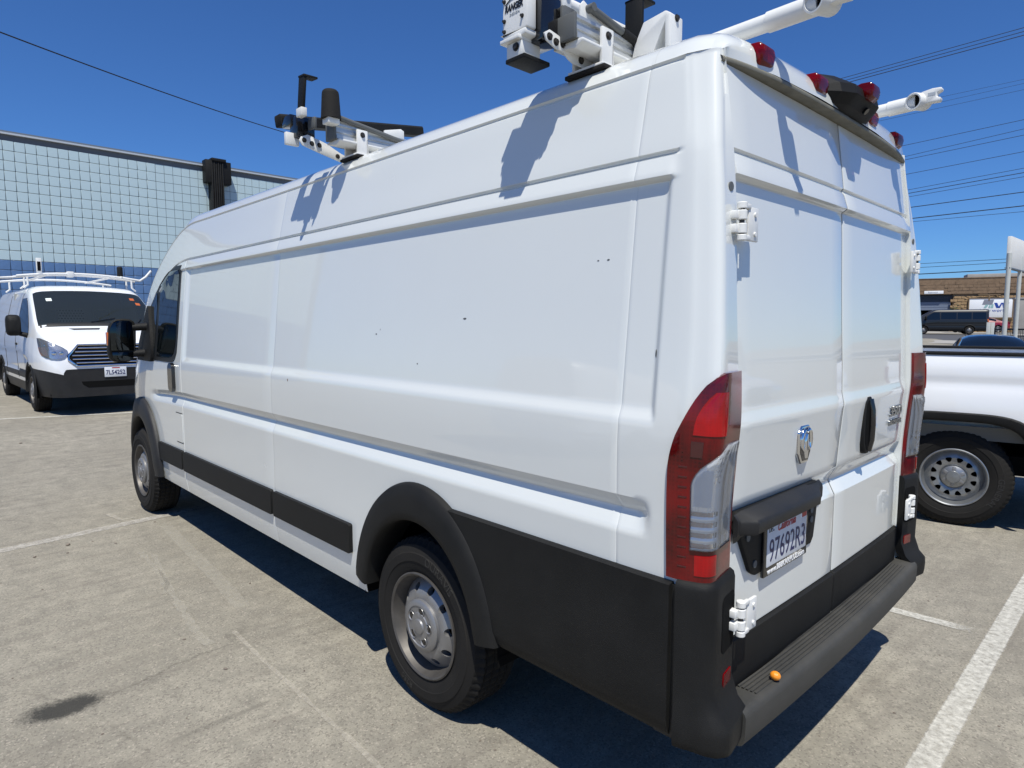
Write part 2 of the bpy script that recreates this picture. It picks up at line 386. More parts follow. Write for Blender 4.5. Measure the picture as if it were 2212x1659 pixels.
def wheel(parent, c, side, rad, width, rim_r, style, steer=0, words=None):
    """c: centre of the tyre's outer wall plane; side: +1 wall faces +Y, -1 faces -Y"""
    wroot = part_empty('wheel', parent); wroot.location = c; wroot.rotation_euler = (0, 0, steer)
    A = Vector((0, side, 0)); W = width
    t = MB()
    prof = [(rim_r-.004, -.02), (rim_r+.006, -.004), (rim_r+.02, .002), (lerp(rim_r, rad, .35), .008), (lerp(rim_r, rad, .37), .011), (lerp(rim_r, rad, .60), .010), (lerp(rim_r, rad, .62), .006),
            (lerp(rim_r, rad, .82), -.004), (rad-.016, -.017), (rad-.006, -.028)]
    gr = []
    for i, h in enumerate((.045, .085, .125, .165)):
        if h < W-.03: gr += [(rad, -h+.006), (rad-.009, -h+.003), (rad-.009, -h-.003), (rad, -h-.006)]
    prof += [(rad, -.034)] + gr + [(rad, -W+.03), (rad-.012, -W+.015), (rim_r+.02, -W), (rim_r-.01, -W+.02)]
    ns = 180
    def rf(j, k, r):
        if j in (8, 9): return r - (.0075 if k % 3 == 0 else 0)
        if 10 <= j < len(prof)-4 and r >= rad-.001: return r - (.006 if k % 3 == 0 else 0)
        return r
    t.lathe(prof, (0,0,0), A, ns, rfun=rf); t.build('tyre', 'rubber', wroot, smooth=30)
    bl_ = MB()     # barrel and lip
    bl_.lathe([(rim_r+.004, -.006), (rim_r+.006, .004), (rim_r, .007), (rim_r-.008, .002), (rim_r-.014, -.018), (rim_r-.026, -.045), (rim_r-.03, -.1), (rim_r-.03, -W)], (0,0,0), A, 64)
    bl_.build('rim_barrel', 'rim_barrel' if style == 'van' else 'steel_grey', wroot, smooth=40); b = MB()
    a = A.orthogonal().normalized(); bb = A.cross(a)
    def put(mb, vs, fs): mb.add([a*x + bb*y + A*z for x, y, z in vs], fs)
    def circ(x, y, r, n=14): return [(x+r*math.cos(2*math.pi*i/n), y+r*math.sin(2*math.pi*i/n)) for i in range(n)]
    ro = rim_r-.024
    if style == 'van':
        pf = lambda r: tab([(0, -.012), (.095, -.012), (.118, -.006), (.14, -.010), (.165, -.030), (ro, -.060)], r)
        hl = [circ(.158*math.cos(2*math.pi*(i+.4)/10), .158*math.sin(2*math.pi*(i+.4)/10), .0175) for i in range(10)]
        vs, fs = disc_with_holes(pf, hl, rin=(.108, ro)); put(b, vs, fs)
        b.build('rim', 'steel', wroot, smooth=40)
        h = MB(); h.lathe([(.112, -.010), (.112, .004), (.106, .010), (.088, .013), (.085, .009), (.060, .009), (.056, .013), (.034, .014), (.030, .020), (.012, .024), (.001, .0245)], (0,0,0), A, 48)
        h.build('hub_cap', 'steel', wroot, smooth=40)
        for i in range(5):
            t_ = 2*math.pi*i/5+.31; x, y = .064*math.cos(t_), .064*math.sin(t_); q = a*x + bb*y
            l = MB(); l.lathe([(.0210, .0120), (.0200, .0140), (.0165, .0100)], q, A, 18); l.build('lug_ring', 'steel', wroot)
            l = MB(); l.lathe([(.0168, .0098), (.0005, .0098)], q, A, 14); l.lathe([(.0085, .0095), (.0085, .0122), (.0005, .0124)], q, A, 6); l.build('lug_nut', 'bolt', wroot)
    else:
        pf = lambda r: tab([(0, -.05), (.085, -.05), (.10, -.036), (.165, -.030), (.185, -.044), (ro, -.058)], r)
        hl = []
        for i in range(12):
            t_ = 2*math.pi*i/12; pol = []
            for (dr, da) in ((-.020, -.006), (-.022, .006), (-.012, .014), (.004, .022), (.014, .022), (.018, .012), (.019, 0), (.018, -.012), (.014, -.022), (.004, -.022), (-.012, -.014)):
                r = .142+dr; pol.append((r*math.cos(t_)-da*math.sin(t_), r*math.sin(t_)+da*math.cos(t_)))
            hl.append(pol)
        vs, fs = disc_with_holes(pf, hl, rin=(.085, ro)); put(b, vs, fs)
        b.build('rim', 'steel_grey', wroot, smooth=40)
        h = MB(); h.lathe([(.092, -.052), (.088, -.028), (.070, -.018), (.050, -.012), (.046, -.004), (.001, -.001)], (0,0,0), A, 48); h.build('hub_cap', 'steel_grey', wroot)
        for i in range(6):
            t_ = 2*math.pi*i/6+.2; d = a*math.cos(t_) + bb*math.sin(t_); e = A.cross(d)
            l = MB(); l.prism([(.046, -.015), (.082, -.013), (.085, 0), (.082, .013), (.046, .015)], lambda p, q: d*p+e*q+A*(-.03), lambda p, q: d*p+e*q+A*(-.012 - (p-.046)*.12))
            l.build('lug_cover', 'steel', wroot, bevel=.002)
    d = MB(); d.lathe([(rim_r-.03, -W*.72), (.001, -W*.72)], (0,0,0), A, 32); d.build('brake_drum', 'dark', wroot)
    if words:
        for wd, sz, ang in words: ring_text('lettering', wd, sz, 'letter_rubber', wroot, A*.010, A, (0,0,1), lerp(rim_r, rad, .5), ang)
    return wroot
# ------------------------------------------------------------------ ground
def gz(x, y):
    return .24*sstep(6.3, 12.5, x) + .30*sstep(12.5, 60, x) + .0098*max(0, -y-8)*sstep(0, 6, -y-8)
def on_ground(u, v, it=30):
    """photo position -> point on the (gently sloping) ground"""
    q = atZ(u, v, 0)
    for _ in range(it): q = q*.5 + atZ(u, v, gz(q.x, q.y))*.5
    return q
o1, o2 = atZ(40, 1556, 0), atZ(232, 1503, 0); oc = (o1+o2)/2; od = o2-o1
STAINS = [(oc.x, oc.y, od.length*.52, .085, math.atan2(od.y, od.x), .93)]
for (u, v, l, wd, amt) in ((470, 1560, .22, .02, .25), (1010, 985, .2, .03, .1), (300, 1480, .18, .04, .12), (1990, 1520, .2, .06, .10)):
    q = atZ(u, v, 0); STAINS.append((q.x, q.y, l, wd, math.atan2(od.y, od.x)+.15, amt))
asphalt()
xs = frange(-400, -20, 40) + frange(-14, 6, 2)[0:] + frange(6.5, 13, .5) + frange(15, 60, 5) + frange(90, 500, 40)
ys_ = frange(-500, -120, 40) + frange(-110, -20, 6) + frange(-17, -6, 1) + frange(-4, 10, 2) + frange(20, 100, 20) + frange(150, 450, 60)
g = MB(); g.grid([[(x, y, gz(x, y)) for x in xs] for y in ys_])
go = g.build('ground', 'asphalt', smooth=60, recalc=False); go['kind'] = 'structure'

def stripe(name, pts, width, material, lift=.004, n=None, jit=0, seg=.15):
    """flat paint on the ground along world points; 'core' fades to its edges"""
    P = []
    for a, b in zip(pts, pts[1:]):
        a, b = Vector((a[0], a[1], 0)), Vector((b[0], b[1], 0)); k = max(1, int((b-a).length/seg))
        P += [a.lerp(b, i/k) for i in range(k)]
    P.append(Vector((pts[-1][0], pts[-1][1], 0)))
    vs, fs, core = [], [], []; cols = (-1, -.82, 0, .82, 1)
    for i, q in enumerate(P):
        t = (P[min(i+1, len(P)-1)]-P[max(0, i-1)]).normalized(); s_ = Vector((-t.y, t.x, 0))
        ww = width*(1+random.uniform(-jit, jit))
        for c in cols:
            e = q + s_*(c*ww/2); vs.append((e.x, e.y, gz(e.x, e.y)+lift)); core.append(0.0 if abs(c) == 1 or i in (0, len(P)-1) else 1.0)
    n_ = len(cols)
    for i in range(len(P)-1):
        for c in range(n_-1): fs.append((i*n_+c, i*n_+c+1, (i+1)*n_+c+1, (i+1)*n_+c))
    me = bpy.data.meshes.new(name); me.from_pydata(vs, [], fs); at_ = me.attributes.new('core', 'FLOAT', 'POINT')
    at_.data.foreach_set('value', core); me.materials.append(MATS[material])
    o = bpy.data.objects.new(name, me); COL.objects.link(o); o['kind'] = 'structure'; return o
G = lambda u, v: tuple(on_ground(u, v))[:2]
# bay end line and bay side line behind the van, right
a, b = G(2225, 1255), G(1985, 1675); d = Vector(b)-Vector(a); b2 = Vector(a)+d*2.2
stripe('parking_line', [Vector(a)-d*.3, b2], .105, 'line_white', .005)
stripe('parking_line', [G(2118, 1368), G(1912, 1314), (3.2, -1.50)], .085, 'line_white', .004)
# far bay line in front of the low van
a, b = Vector(G(0, 906)), Vector(G(258, 893)); stripe('parking_line', [a+(a-b)*1.5, b+(b-a)*1.2], .10, 'line_white', .005)
# faded line left of the front wheel
a, b = Vector(G(0, 1191)), Vector(G(360, 1113)); stripe('parking_line', [a+(a-b)*.5, b+(b-a)*.3], .13, 'line_faded', .004)
# old ghost line alongside the van and pale scratches
stripe('faded_line', [G(352, 1130), G(415, 1195), G(470, 1250), G(540, 1330)], .10, 'ghost', .003)
stripe('scratch_mark', [G(300, 1190), G(345, 1240), G(420, 1360), G(440, 1385), G(470, 1400)], .045, 'ghost', .0035, seg=.05, jit=.5)
stripe('scratch_mark', [G(330, 1195), G(362, 1262), G(352, 1290)], .03, 'ghost', .0035, seg=.05, jit=.5)
stripe('scratch_mark', [G(500, 1360), G(560, 1420), G(620, 1475), G(680, 1530), G(740, 1585), G(800, 1640), G(850, 1690)], .025, 'scratch', .0042, seg=.05, jit=.4)
stripe('scratch_mark', [G(230, 1110), G(262, 1124), G(300, 1117)], .04, 'scratch', .0045, seg=.05, jit=.5)
# grit, dry leaves and pebbles lying about
gb = MB()
for (u, v, s_) in [(147, 1178, .022), (75, 1204, .016), (146, 1195, .010), (540, 1261, .010), (200, 1170, .008), (487, 1446, .012), (250, 1174, .01), (334, 1128, .01), (1005, 1000, .01), (398, 1382, .01), (45, 958, .02)]:
    q = on_ground(u, v); M = Matrix.Rotation(random.uniform(0, 3), 3, 'Z'); gb.ball((q.x, q.y, q.z+s_*.3), s_, s_*.6, s_*.4, 7, 5, M)
for i in range(420):
    x, y = random.uniform(-1.6, 7), random.uniform(-4, 3.4)
    s_ = random.uniform(.0022, .0055); M = Matrix.Rotation(random.uniform(0, 3), 3, 'Z'); gb.ball((x, y, gz(x, y)+s_*.3), s_*1.3, s_, s_*.6, 5, 4, M)
mat('grit', (.10,.075,.06), .9, var=.6, vscale=3, dirt=(.32,.28,.23))
gbo = gb.build('gravel', 'grit'); tag(gbo, 'scattered grit and dry specks on the asphalt', 'gravel'); gbo['kind'] = 'stuff'

# ------------------------------------------------------------------ blue block building, left background
BX = 24.86; ROW, CW, GAP = .305, .285, .014; ZB = 3.66; ZT = 7.50; Y0 = .90
bl = thing('block_building', 'light blue glazed block building with darker blue lower courses behind the low van', 'building', (BX+3, -5, .3))
off = Vector((BX+3, -5, .3))
w_ = MB(); w_.box(BX, BX+7, -24, 12, .1, ZT); w_.build('wall', 'mortar', bl, off=off, smooth=0)
c_ = MB(); c_.box(BX-.09, BX+7.05, -24.1, 12.1, ZT, ZT+.05); c_.build('coping', 'flashing', bl, off=off, smooth=0)
c_ = MB(); c_.box(BX-.06, BX+7.0, -24.05, 12.05, ZT+.05, ZT+.11); c_.build('roof_edge', 'roof_dark', bl, off=off, smooth=0)
def blockmesh(material):
    t = MB(); t.box(-.02, .012, -CW/2+GAP/2, CW/2-GAP/2, -ROW/2+GAP/2, ROW/2-GAP/2)
    o = t.build('block', material, bl, off=(0,0,0), bevel=.006, seg=1); return o
proto = {k: blockmesh(k) for k in ('block_light', 'block_blue')}
cells = []
for r_ in range(-11, 13):
    for c in range(-40, 84):
        z = ZB + (r_+.5)*ROW; y = Y0 - (c+.5)*CW
        if z+ROW/2 > ZT+.02 or y < -23.8 or y > 11.8: continue
        q = Vector((BX, y, z))-CAM; dz = q.dot(cf); u = 1106+FPX*q.dot(cr)/dz; v = 829.5-FPX*q.dot(cu)/dz
        vis = -20 < u < 640 and v < 700 and v < 470+(430-u)*.9 + (1e4 if u < 330 else 0)
        cells.append((0 if vis else 1, dz, y, z, 'block_light' if r_ >= 0 else 'block_blue'))
cells.sort(); used = set()
rest = {'block_light': MB(), 'block_blue': MB()}
for i, (vis, dz, y, z, k) in enumerate(cells):
    p_ = Vector((BX-random.uniform(0, .004), y, z))
    if i < 298 and not vis:
        o = proto[k] if k not in used else proto[k].copy()
        if k in used: COL.objects.link(o); o.parent = bl
        used.add(k); o.location = p_-off
    else:
        rest[k].box(p_.x-.012, p_.x+.02, y-CW/2+GAP/2, y+CW/2-GAP/2, z-ROW/2+GAP/2, z+ROW/2-GAP/2)
for k in proto:
    if k not in used: bpy.data.objects.remove(proto[k])
    o = rest[k].build('far_blocks', k, bl, off=off, smooth=0); o['kind'] = 'stuff'
# black scupper hood with ribbed downpipe over the parapet
hp = atX(468, 372, BX-.3); hy = hp.y
sc = thing('scupper_hood', 'black ribbed scupper hood and downpipe hung over the blue wall parapet', 'downpipe', (BX-.2, hy, .3)); off2 = Vector((BX-.2, hy, .3))
t = MB(); t.box(BX-.40, BX-.02, hy-.50, hy+.42, ZT-.62, ZT+.20); t.box(BX-.48, BX+.2, hy-.30, hy+.22, ZT+.16, ZT+.27); t.build('hood', 'plastic', sc, off=off2, bevel=.02)
t = MB()
for k in range(6): t.box(BX-.45+.01*(k % 2), BX-.02, hy-.20+k*.075, hy-.20+k*.075+.05, .3, ZT+.18)
t.build('downpipe', 'plastic', sc, off=off2, bevel=.008)

# ------------------------------------------------------------------ overhead lines
def wire(name, p, q, r, label, group=None, sag=0, n=24):
    t = MB(); p, q = Vector(p), Vector(q)
    t.tube([p.lerp(q, i/n) - Vector((0, 0, sag*4*(i/n)*(1-i/n))) for i in range(n+1)], r, 6)
    o = t.build(name, 'cable', off=(p+q)/2); o.location = (p+q)/2; return tag(o, label, 'cable', group)
wire('overhead_cable', at(-160, 8, 9), at(900, 352, 30), .011, 'single thin dark cable sagging across the sky above the blue building', None, .35)
C2 = lambda x, y: (1810.4+.2977*x, .2977*y)
C5 = lambda x, y: (1947.6+.1819*x, 466.3+.1819*y)
PL = [((100,548),(1349,200),.016), ((120,565),(1349,228),.016), ((140,580),(1349,255),.020), ((790,695),(1349,575),.007), ((770,735),(1349,605),.007), ((290,880),(1349,650),.008),
      ((460,1060),(1349,868),.013), ((490,1135),(1349,935),.012), ((495,1158),(1349,980),.013), ((520,1260),(1349,1100),.013), ((550,1370),(1349,1220),.012), ((550,1396),(1349,1252),.018),
      ((560,1420),(1349,1282),.012), ((560,1500),(1349,1393),.021), ((580,1580),(1349,1493),.024), ((580,1605),(1349,1535),.011)]
PN = ['topmost of the bundle of three power lines at upper right', 'middle of the bundle of three power lines at upper right', 'lowest and thickest of the bundle of three power lines at upper right',
      'faint power line leaving the tip of the right roller arm, upper one', 'faint power line leaving the tip of the right roller arm, lower one', 'faint power line passing just under the right roller arm',
      'power line level with the rightmost red marker lamp', 'upper of the close pair of power lines beside the roof corner', 'lower of the close pair of power lines beside the roof corner', 'lone power line midway between the close pair and the pale triple',
      'upper of three closely spaced pale power lines beside the rear pillar', 'thick middle one of three closely spaced pale power lines', 'lower of three closely spaced pale power lines beside the rear pillar',
      'dark power line above the thickest dark one beside the rear pillar', 'thickest dark power line beside the rear pillar', 'thin power line running just below the thickest dark one']
for (a, b, r), nm in zip(PL, PN):
    p, q = atY(*C2(*a), -26), atY(*C2(*b), -26); wire('power_line', p+(p-q)*.8, q+(q-p)*.8, r*.72, nm, 'power lines at right')
for (a, b, r), nm in zip([((360,560),(1250,512),.016), ((360,605),(1240,555),.016), ((280,688),(1300,635),.032)], ['thin power line above the tan building, upper of two', 'thin power line above the tan building, lower of two', 'thick black cable running to the tall blank sign above the tan building']):
    p, q = at(*C5(*a), 36), at(*C5(*b), 31); wire('power_line', p+(p-q)*1.2, q+(q-p)*.9, r*.75, nm, 'power lines at right')
# ------------------------------------------------------------------ main van: white long high-roof panel van
VO = Vector((3.1, 0, 0))
van = thing('panel_van', 'long white high-roof panel van parked in the middle, black lower cladding, seen from behind', 'van', VO)
def vp(mb, name, material, parent=None, **k): return mb.build(name, material, parent or van, off=VO, **k)
RX, FX, WZ = 1.39, 5.50, .365                     # axles
YS = [(.30,.965),(.38,.985),(.5,1.0),(.9,1.0),(1.1,1.003),(1.33,1.003),(1.62,.977),(1.89,.951),(2.12,.925),(2.26,.896),(2.36,.876),(2.40,.866)]
ROOF = [(.862,2.414),(.852,2.436),(.836,2.457),(.812,2.474),(.78,2.486),(.73,2.494),(.6,2.502),(.3,2.510),(0,2.512)]
HT = [(4.2,2.512),(4.5,2.508),(4.7,2.465),(4.9,2.385),(5.1,2.27),(5.4,2.06),(5.6,1.84),(5.8,1.56),(5.9,1.43),(6.1,1.29),(6.25,1.13),(6.33,.99),(6.36,.97)]
WT = [(5.2,1),(5.6,.995),(5.9,.965),(6.1,.91),(6.25,.82),(6.33,.70),(6.36,.60)]
ZBASE = .95
def hk(x): return (stab(HT, x)-ZBASE)/(2.512-ZBASE) if x > 4.2 else 1.0
def feat(x, z):
    """pressed-in shapes of the side panels (outward offset)"""
    d = 0.0
    f = sstep(.244, .268, x)*(1-sstep(4.365, 4.395, x))
    if 2.0 < z < 2.14:                                  # thin groove, convex band, then drop into the recess
        ff = sstep(.22, .26, x)*(1-sstep(5.0, 5.3, x))
        if 2.118 < z < 2.136: d -= .013*ff*math.sin(math.pi*(z-2.118)/.018)
        d += .010*ff*max(0, min((2.118-z)/.05, (z-2.048)/.012 if z < 2.062 else 1)) if 2.048 < z < 2.118 else 0
    inside = min(sstep(2.062, 2.048, z) if z > 1.7 else min(1, max(0, (z-1.362)/.040)), f)
    if 1.36 < z < 2.062: d -= .013*inside
    if 1.02 < z < 1.14:
        ff = sstep(.245, .30, x)*(1-sstep(5.05, 5.25, x))
        d -= .026*ff*(min(1, max(0, (1.136-z)/.044)) if z > 1.092 else min(1, max(0, (z-1.026)/.062)))
    for s_, dep in ((4.42, .010), (.372, .0016), (2.82, .0008)):
        if abs(x-s_) < .0045 and not (s_ > 4 and z > 2.12): d -= dep*(1-abs(x-s_)/.0045)
    if 2.392 < z < 2.408: d -= .006*math.sin(math.pi*(z-2.392)/.016)
    return d
def zmap(x, z): return z if z < ZBASE else ZBASE+(z-ZBASE)*hk(x)
def side_src(x, zs):                                 # source level -> (y, z)
    z = zmap(x, zs); y = stab(YS, zs)
    if z < zs: y = lerp(y, stab(YS, z), .62)
    return y*tab(WT, x)+feat(x, zs), z
def side_y(x, z):
    zs = z if z < ZBASE else ZBASE+(z-ZBASE)/hk(x)
    return side_src(x, min(zs, 2.40))[0]
def roof_pt(x, y, z):
    zz = zmap(x, z)
    if zz < z: y = lerp(y, y*stab(YS, min(zz, 2.4))/.866, .62)
    return y*tab(WT, x), zz
XST = sorted(set([round(v, 4) for v in [.36,.3675,.3697,.372,.3743,.3765] + frange(.40, 2.2, .045) + frange(2.2, 4.3, .15) + [2.8150,2.8178,2.82,2.8222,2.8250] + [4.33,4.36,4.38,4.40,4.4150,4.4175,4.42,4.4225,4.4250] + frange(4.43, 6.25, .06) + [6.29,6.33,6.36]]))
ZST = [.37,.385] + frange(.40, 1.0, .05)[0:] + [1.015,1.026,1.042,1.058,1.074,1.085,1.092,1.10,1.112,1.124,1.136,1.15,1.22,1.30,1.345,1.362,1.374,1.386,1.398,1.408,1.42,1.5,1.6,1.7,1.8,1.9,1.98,2.03,2.046,2.049,2.053,2.058,2.062,2.068,2.08,2.10,2.114,2.118,2.1225,2.127,2.1315,2.136,2.142,2.17,2.22,2.28,2.34,2.38,2.391,2.396,2.40,2.404,2.408]
def arch_hit(x, z):
    for cx in (RX, FX):
        if ((x-cx)/.455)**2 + ((z-.38)/.50)**2 < 1: return True
    return False
b = MB(); P = []
for x in XST:
    left = [side_src(x, z) for z in ZST]; left = [(x, y, z) for y, z in left]
    top = [(x, *roof_pt(x, y, z)) for y, z in ROOF]
    row = left+top; row += [(x, -y, z) for x_, y, z in reversed(row[:-1])]; P.append(row)
k = len(P[0])
vs = [q for r_ in P for q in r_]; fs = []
for i in range(len(P)-1):
    for j in range(k-1):
        c = [vs[i*k+j], vs[i*k+j+1], vs[(i+1)*k+j+1], vs[(i+1)*k+j]]
        cx, cy, cz = (sum(q[a] for q in c)/4 for a in range(3))
        if abs(cy) > .7 and (arch_hit(cx, cz) or (cx < 1.0 and cz < .52)): continue
        fs.append((i*k+j, i*k+j+1, (i+1)*k+j+1, (i+1)*k+j))
b.add(vs, fs); b.add(P[-1], [tuple(range(len(P[-1])))])
# rear corners: from the side panel round to the door edge
LEAN = [(.45,.030),(.68,.022),(1.08,.020),(1.25,.010),(1.39,.0),(1.73,.016),(1.98,.026),(2.12,.037),(2.25,.053),(2.36,.068),(2.41,.072)]
SIL = [(.4,.888),(1.0,.882),(1.55,.868),(1.77,.862),(2.11,.860),(2.36,.846),(2.41,.844)]
CRS = [(.4,.135),(1.64,.145),(2.12,.18),(2.39,.230)]
CXO = [(.4,.062),(1.6,.064),(1.8,.070),(2.12,.087),(2.36,.092)]
def xlean(z): return stab(LEAN, z)
def corner(t, z, o=0):
    """t 0 (side, X .36) .. 1 (door edge, facing back); o: outward offset"""
    ys = stab(YS, min(z, 2.40)); l = xlean(z); cx = tab(CRS, z); sy = stab(SIL, z)
    k = tab(CXO, z)+l; ye = min(ys, stab(YS, min(z, 2.3)))
    ctl = [(max(.22, cx+.025), ys-.002), (cx+.016, ys-.004), (cx+.004, ys-.006), (cx-.008, ys-.010), (k+.022, ys-.019), (k+.010, ys-.025), (k+.003, ys-.033), (k, ys-.045), (k+.001, ys-.058), (.084+l, .823)]
    T = [.35, .46, .50, .54, .66, .70, .74, .78, .82, 1.0]
    def e(t):
        if t < .35: x = lerp(.36, max(.22, cx+.025), t/.35); return Vector((x, ys-.002*(t/.35)**2+feat(x, z)))
        return Vector((tab([(a, c[0]) for a, c in zip(T, ctl)], t), tab([(a, c[1]) for a, c in zip(T, ctl)], t)))
    q = e(t); d = e(min(1, t+.01))-e(max(0, t-.01)); nrm = Vector((d.y, -d.x)); nrm.normalize()
    if nrm.dot(Vector((-.6, .8))) < 0: nrm = -nrm
    q = q + nrm*o; return Vector((q.x, q.y, z))
TT = [0,.05,.1,.15,.2,.215,.23,.245,.26,.275,.29,.305,.32,.35,.40,.46,.48,.50,.52,.54,.58,.62,.66,.68,.70,.72,.74,.76,.78,.80,.82,.86,.90,.95,1.0]
for s_ in (1, -1):
    rows = [[(q.x, q.y*s_, q.z) for q in (corner(t, z) for t in TT)]+[(.125+xlean(z), s_*.8196, z)] for z in [z for z in ZST if z > .49]]
    b.grid(rows)
# roof closing down to the header over the doors
YC = sorted((round(q.x, 4), q.y+.003) for q in (corner(t, 2.405) for t in TT if t <= .80)); YC = [YC[0]] + [b_ for a_, b_ in zip(YC, YC[1:]) if b_[0] > a_[0]+1e-4]
rows = []
for x, g_ in ((.36,1),(.30,.995),(.25,.97),(.21,.90),(.18,.79),(.160,.64),(.148,.46),(.140,.25),(.137,.06),(.136,-.10)):
    row = []
    yk = tab(YC, x)/.866; full = [(.866,2.408)]+ROOF; full = full+[(-y, z) for y, z in reversed(full[:-1])]
    for y, z in full:
        row.append((x+(-.028*(1-(y/.866)**2)+.030*(abs(y)/.866)**6)*(1-g_), y*yk, 2.408+(z-2.408)*max(g_, 0) + (0 if g_ > 0 else g_*.2)))
    rows.append(row)
b.grid(rows)
body = vp(b, 'body', 'paint', recalc=True, smooth=27)
# under side and inner tub, so that no light leaks through
t = MB(); t.box(.14, 6.2, -.86, .86, .50, .56); t.box(1.95, 4.95, -.9, .9, .40, .5); t.box(.2, .95, -.9, .9, .44, .5)
vp(t, 'underbody', 'dark')
t = MB(); t.box(.2, 6.1, -.80, .80, .56, .62); t.box(.22, .26, -.8, .8, .56, 2.3); vp(t, 'load_floor', 'dark')
for cx in (RX, FX):
    for s_ in (1, -1):
        t = MB(); n = 20; ring = [(cx+.47*math.cos(math.pi*i/n), .36+.52*math.sin(math.pi*i/n)) for i in range(n+1)]
        t.grid([[(x, s_*y, z) for x, z in [(cx+.47, .40)]+ring+[(cx-.47, .40)]] for y in (.985, .55)])
        t.add([(x, s_*.55, z) for x, z in [(cx+.47, .40)]+ring+[(cx-.47, .40)]], [tuple(range(n+3))])
        vp(t, 'wheel_well', 'dark')
t = MB(); t.cyl((RX, -.8, WZ), (RX, .8, WZ), .06); vp(t, 'rear_axle', 'dark')

def conf(mp, rows, nc, o0, th):
    """panel that follows a surface. rows: (b, a0, a1); mp(a, b, offset) -> point"""
    A = [[mp(lerp(a0, a1, j/nc), b_, o0+th) for j in range(nc+1)] for b_, a0, a1 in rows]
    B = [[mp(lerp(a0, a1, j/nc), b_, o0-.012) for j in range(nc+1)] for b_, a0, a1 in rows]
    return A, B
def sidemap(s_=1): return lambda x, z, o: Vector((x, s_*(side_y(x, z)+o), z))
def cornmap(s_=1):
    def f(t, z, o): q = corner(t, z, o); return Vector((q.x, q.y*s_, q.z))
    return f
def rrows(z0, z1, a0, a1, r, n=5, ra=None):
    """rows of a rounded rectangle"""
    ra = ra or r; out = []
    for i in range(n+1):
        t = math.pi/2*i/n; e = ra*(1-math.sin(t)) ; out.append((z0+r*(1-math.cos(t)), a0+e, a1-e))
    for i in range(n+1):
        t = math.pi/2*(1-i/n); e = ra*(1-math.sin(t)); out.append((z1-r*(1-math.cos(t)), a0+e, a1-e))
    return out
for s_ in (1, -1):
    sm = sidemap(s_)
    for a0, a1 in ((1.94, 2.806), (2.834, 4.404), (4.436, 5.03)):                     # rub strips
        t = MB(); t.slab(*conf(sm, rrows(.540, .685, a0, a1, .012), 14, 0, .020)); vp(t, 'rub_strip', 'plastic', smooth=50)
    # rear lower cladding panel between wheel flare and bumper corner
    zz = [.455,.462,.48,.52,.6,.7,.8,.88,.905,.917,.922]
    def fx(z): return RX - .50*math.sqrt(max(0, 1-((z-.39)/.60)**2)) + .02
    t = MB(); t.slab(*conf(lambda x, z, o: sm(x, z, o*(1-.8*(z > .919)) - .03*sstep(.5, .44, z)), [(z, .172, fx(z)) for z in zz], 14, 0, .022)); vp(t, 'lower_cladding', 'plastic', smooth=50)
    # wheel flares
    for cx, ro, hi in ((RX, (.500, .595), (.388, .435)), (FX, (.515, .625), (.405, .455))):
        t = MB(); rows = []; n = 44
        prof = [(1.0, -.004), (.985, .010), (.93, .026), (.6, .036), (.25, .042), (.06, .040), (0, .030), (-.02, -.03), (-.02, -.12)]
        e_0, e_1 = (.036, .964) if cx == RX else (-.03, 1.0)
        for i in range(n+1):
            th = math.pi*lerp(e_0, e_1, i/n); row = []
            for k_, y in prof:
                rx = lerp(hi[0], ro[0], k_); rz = lerp(hi[1], ro[1], k_); x = cx+rx*math.cos(th); z = .39+rz*math.sin(th)
                row.append((x, s_*(min(1.0, side_y(min(max(x, .4), 6.1), max(z, .42)))+y + (.012 if cx == FX else 0)), z))
            rows.append(row)
        t.grid(rows); vp(t, 'wheel_flare', 'plastic_grey' if cx == FX else 'plastic', smooth=60)
    t = MB(); t.slab(*conf(cornmap(s_), [(.46,.34,.52),(.7,.34,.52),(.915,.34,.52)], 5, 0, .010)); vp(t, 'panel_gap', 'seal')
    # bumper corner
    def bm_(t_, z, o):
        q = cornmap(s_)(t_, z, o + .008*sstep(.58, .50, z)); q.x -= .046*sstep(.585, .535, z)*sstep(.52, .80, t_); return q
    zz = [.437,.443,.456,.48,.51,.535,.56,.62,.7,.8,.88,.915,.93,.937]
    t = MB(); t.slab(*conf(lambda a, z, o: bm_(a, z, o-(.03*sstep(.46, .435, z) + (.014 if z > .934 else .004 if z > .928 else 0) if o > 0 else 0)), [(z, .46, 1.0) for z in zz], 22, 0, .026)); vp(t, 'bumper_corner', 'plastic', smooth=50)
# step bumper with ribbed tread
t = MB(); n = 24
prof = [(.135,.40),(.135,.522),(.118,.534),(.022,.537),(.008,.534),(.000,.526),(-.003,.512),(-.001,.448),(.008,.430),(.05,.415),(.08,.40)]
t.grid([[(x + .018*(abs(y)/.8)**2, y, z) for x, z in prof+[prof[0]]] for y in [(-.85+1.7*i/n) for i in range(n+1)]])
for e in (0, n): t.add([(x+.018*(.85/.8)**2, -.85+1.7*e/n, z) for x, z in prof], [tuple(range(len(prof)))])
stp = vp(t, 'step_bumper', 'step', smooth=45)
for i in range(6):
    t = MB(); x = .028+i*.0135; t.grid([[(x+dx+.018*(abs(y)/.8)**2, y, z) for dx, z in ((-.0045,.532),(-.003,.5405),(.003,.5405),(.0045,.532))] for y in [(-.74+1.48*j/12) for j in range(13)]])
    o = vp(t, 'tread_rib', 'step', stp)
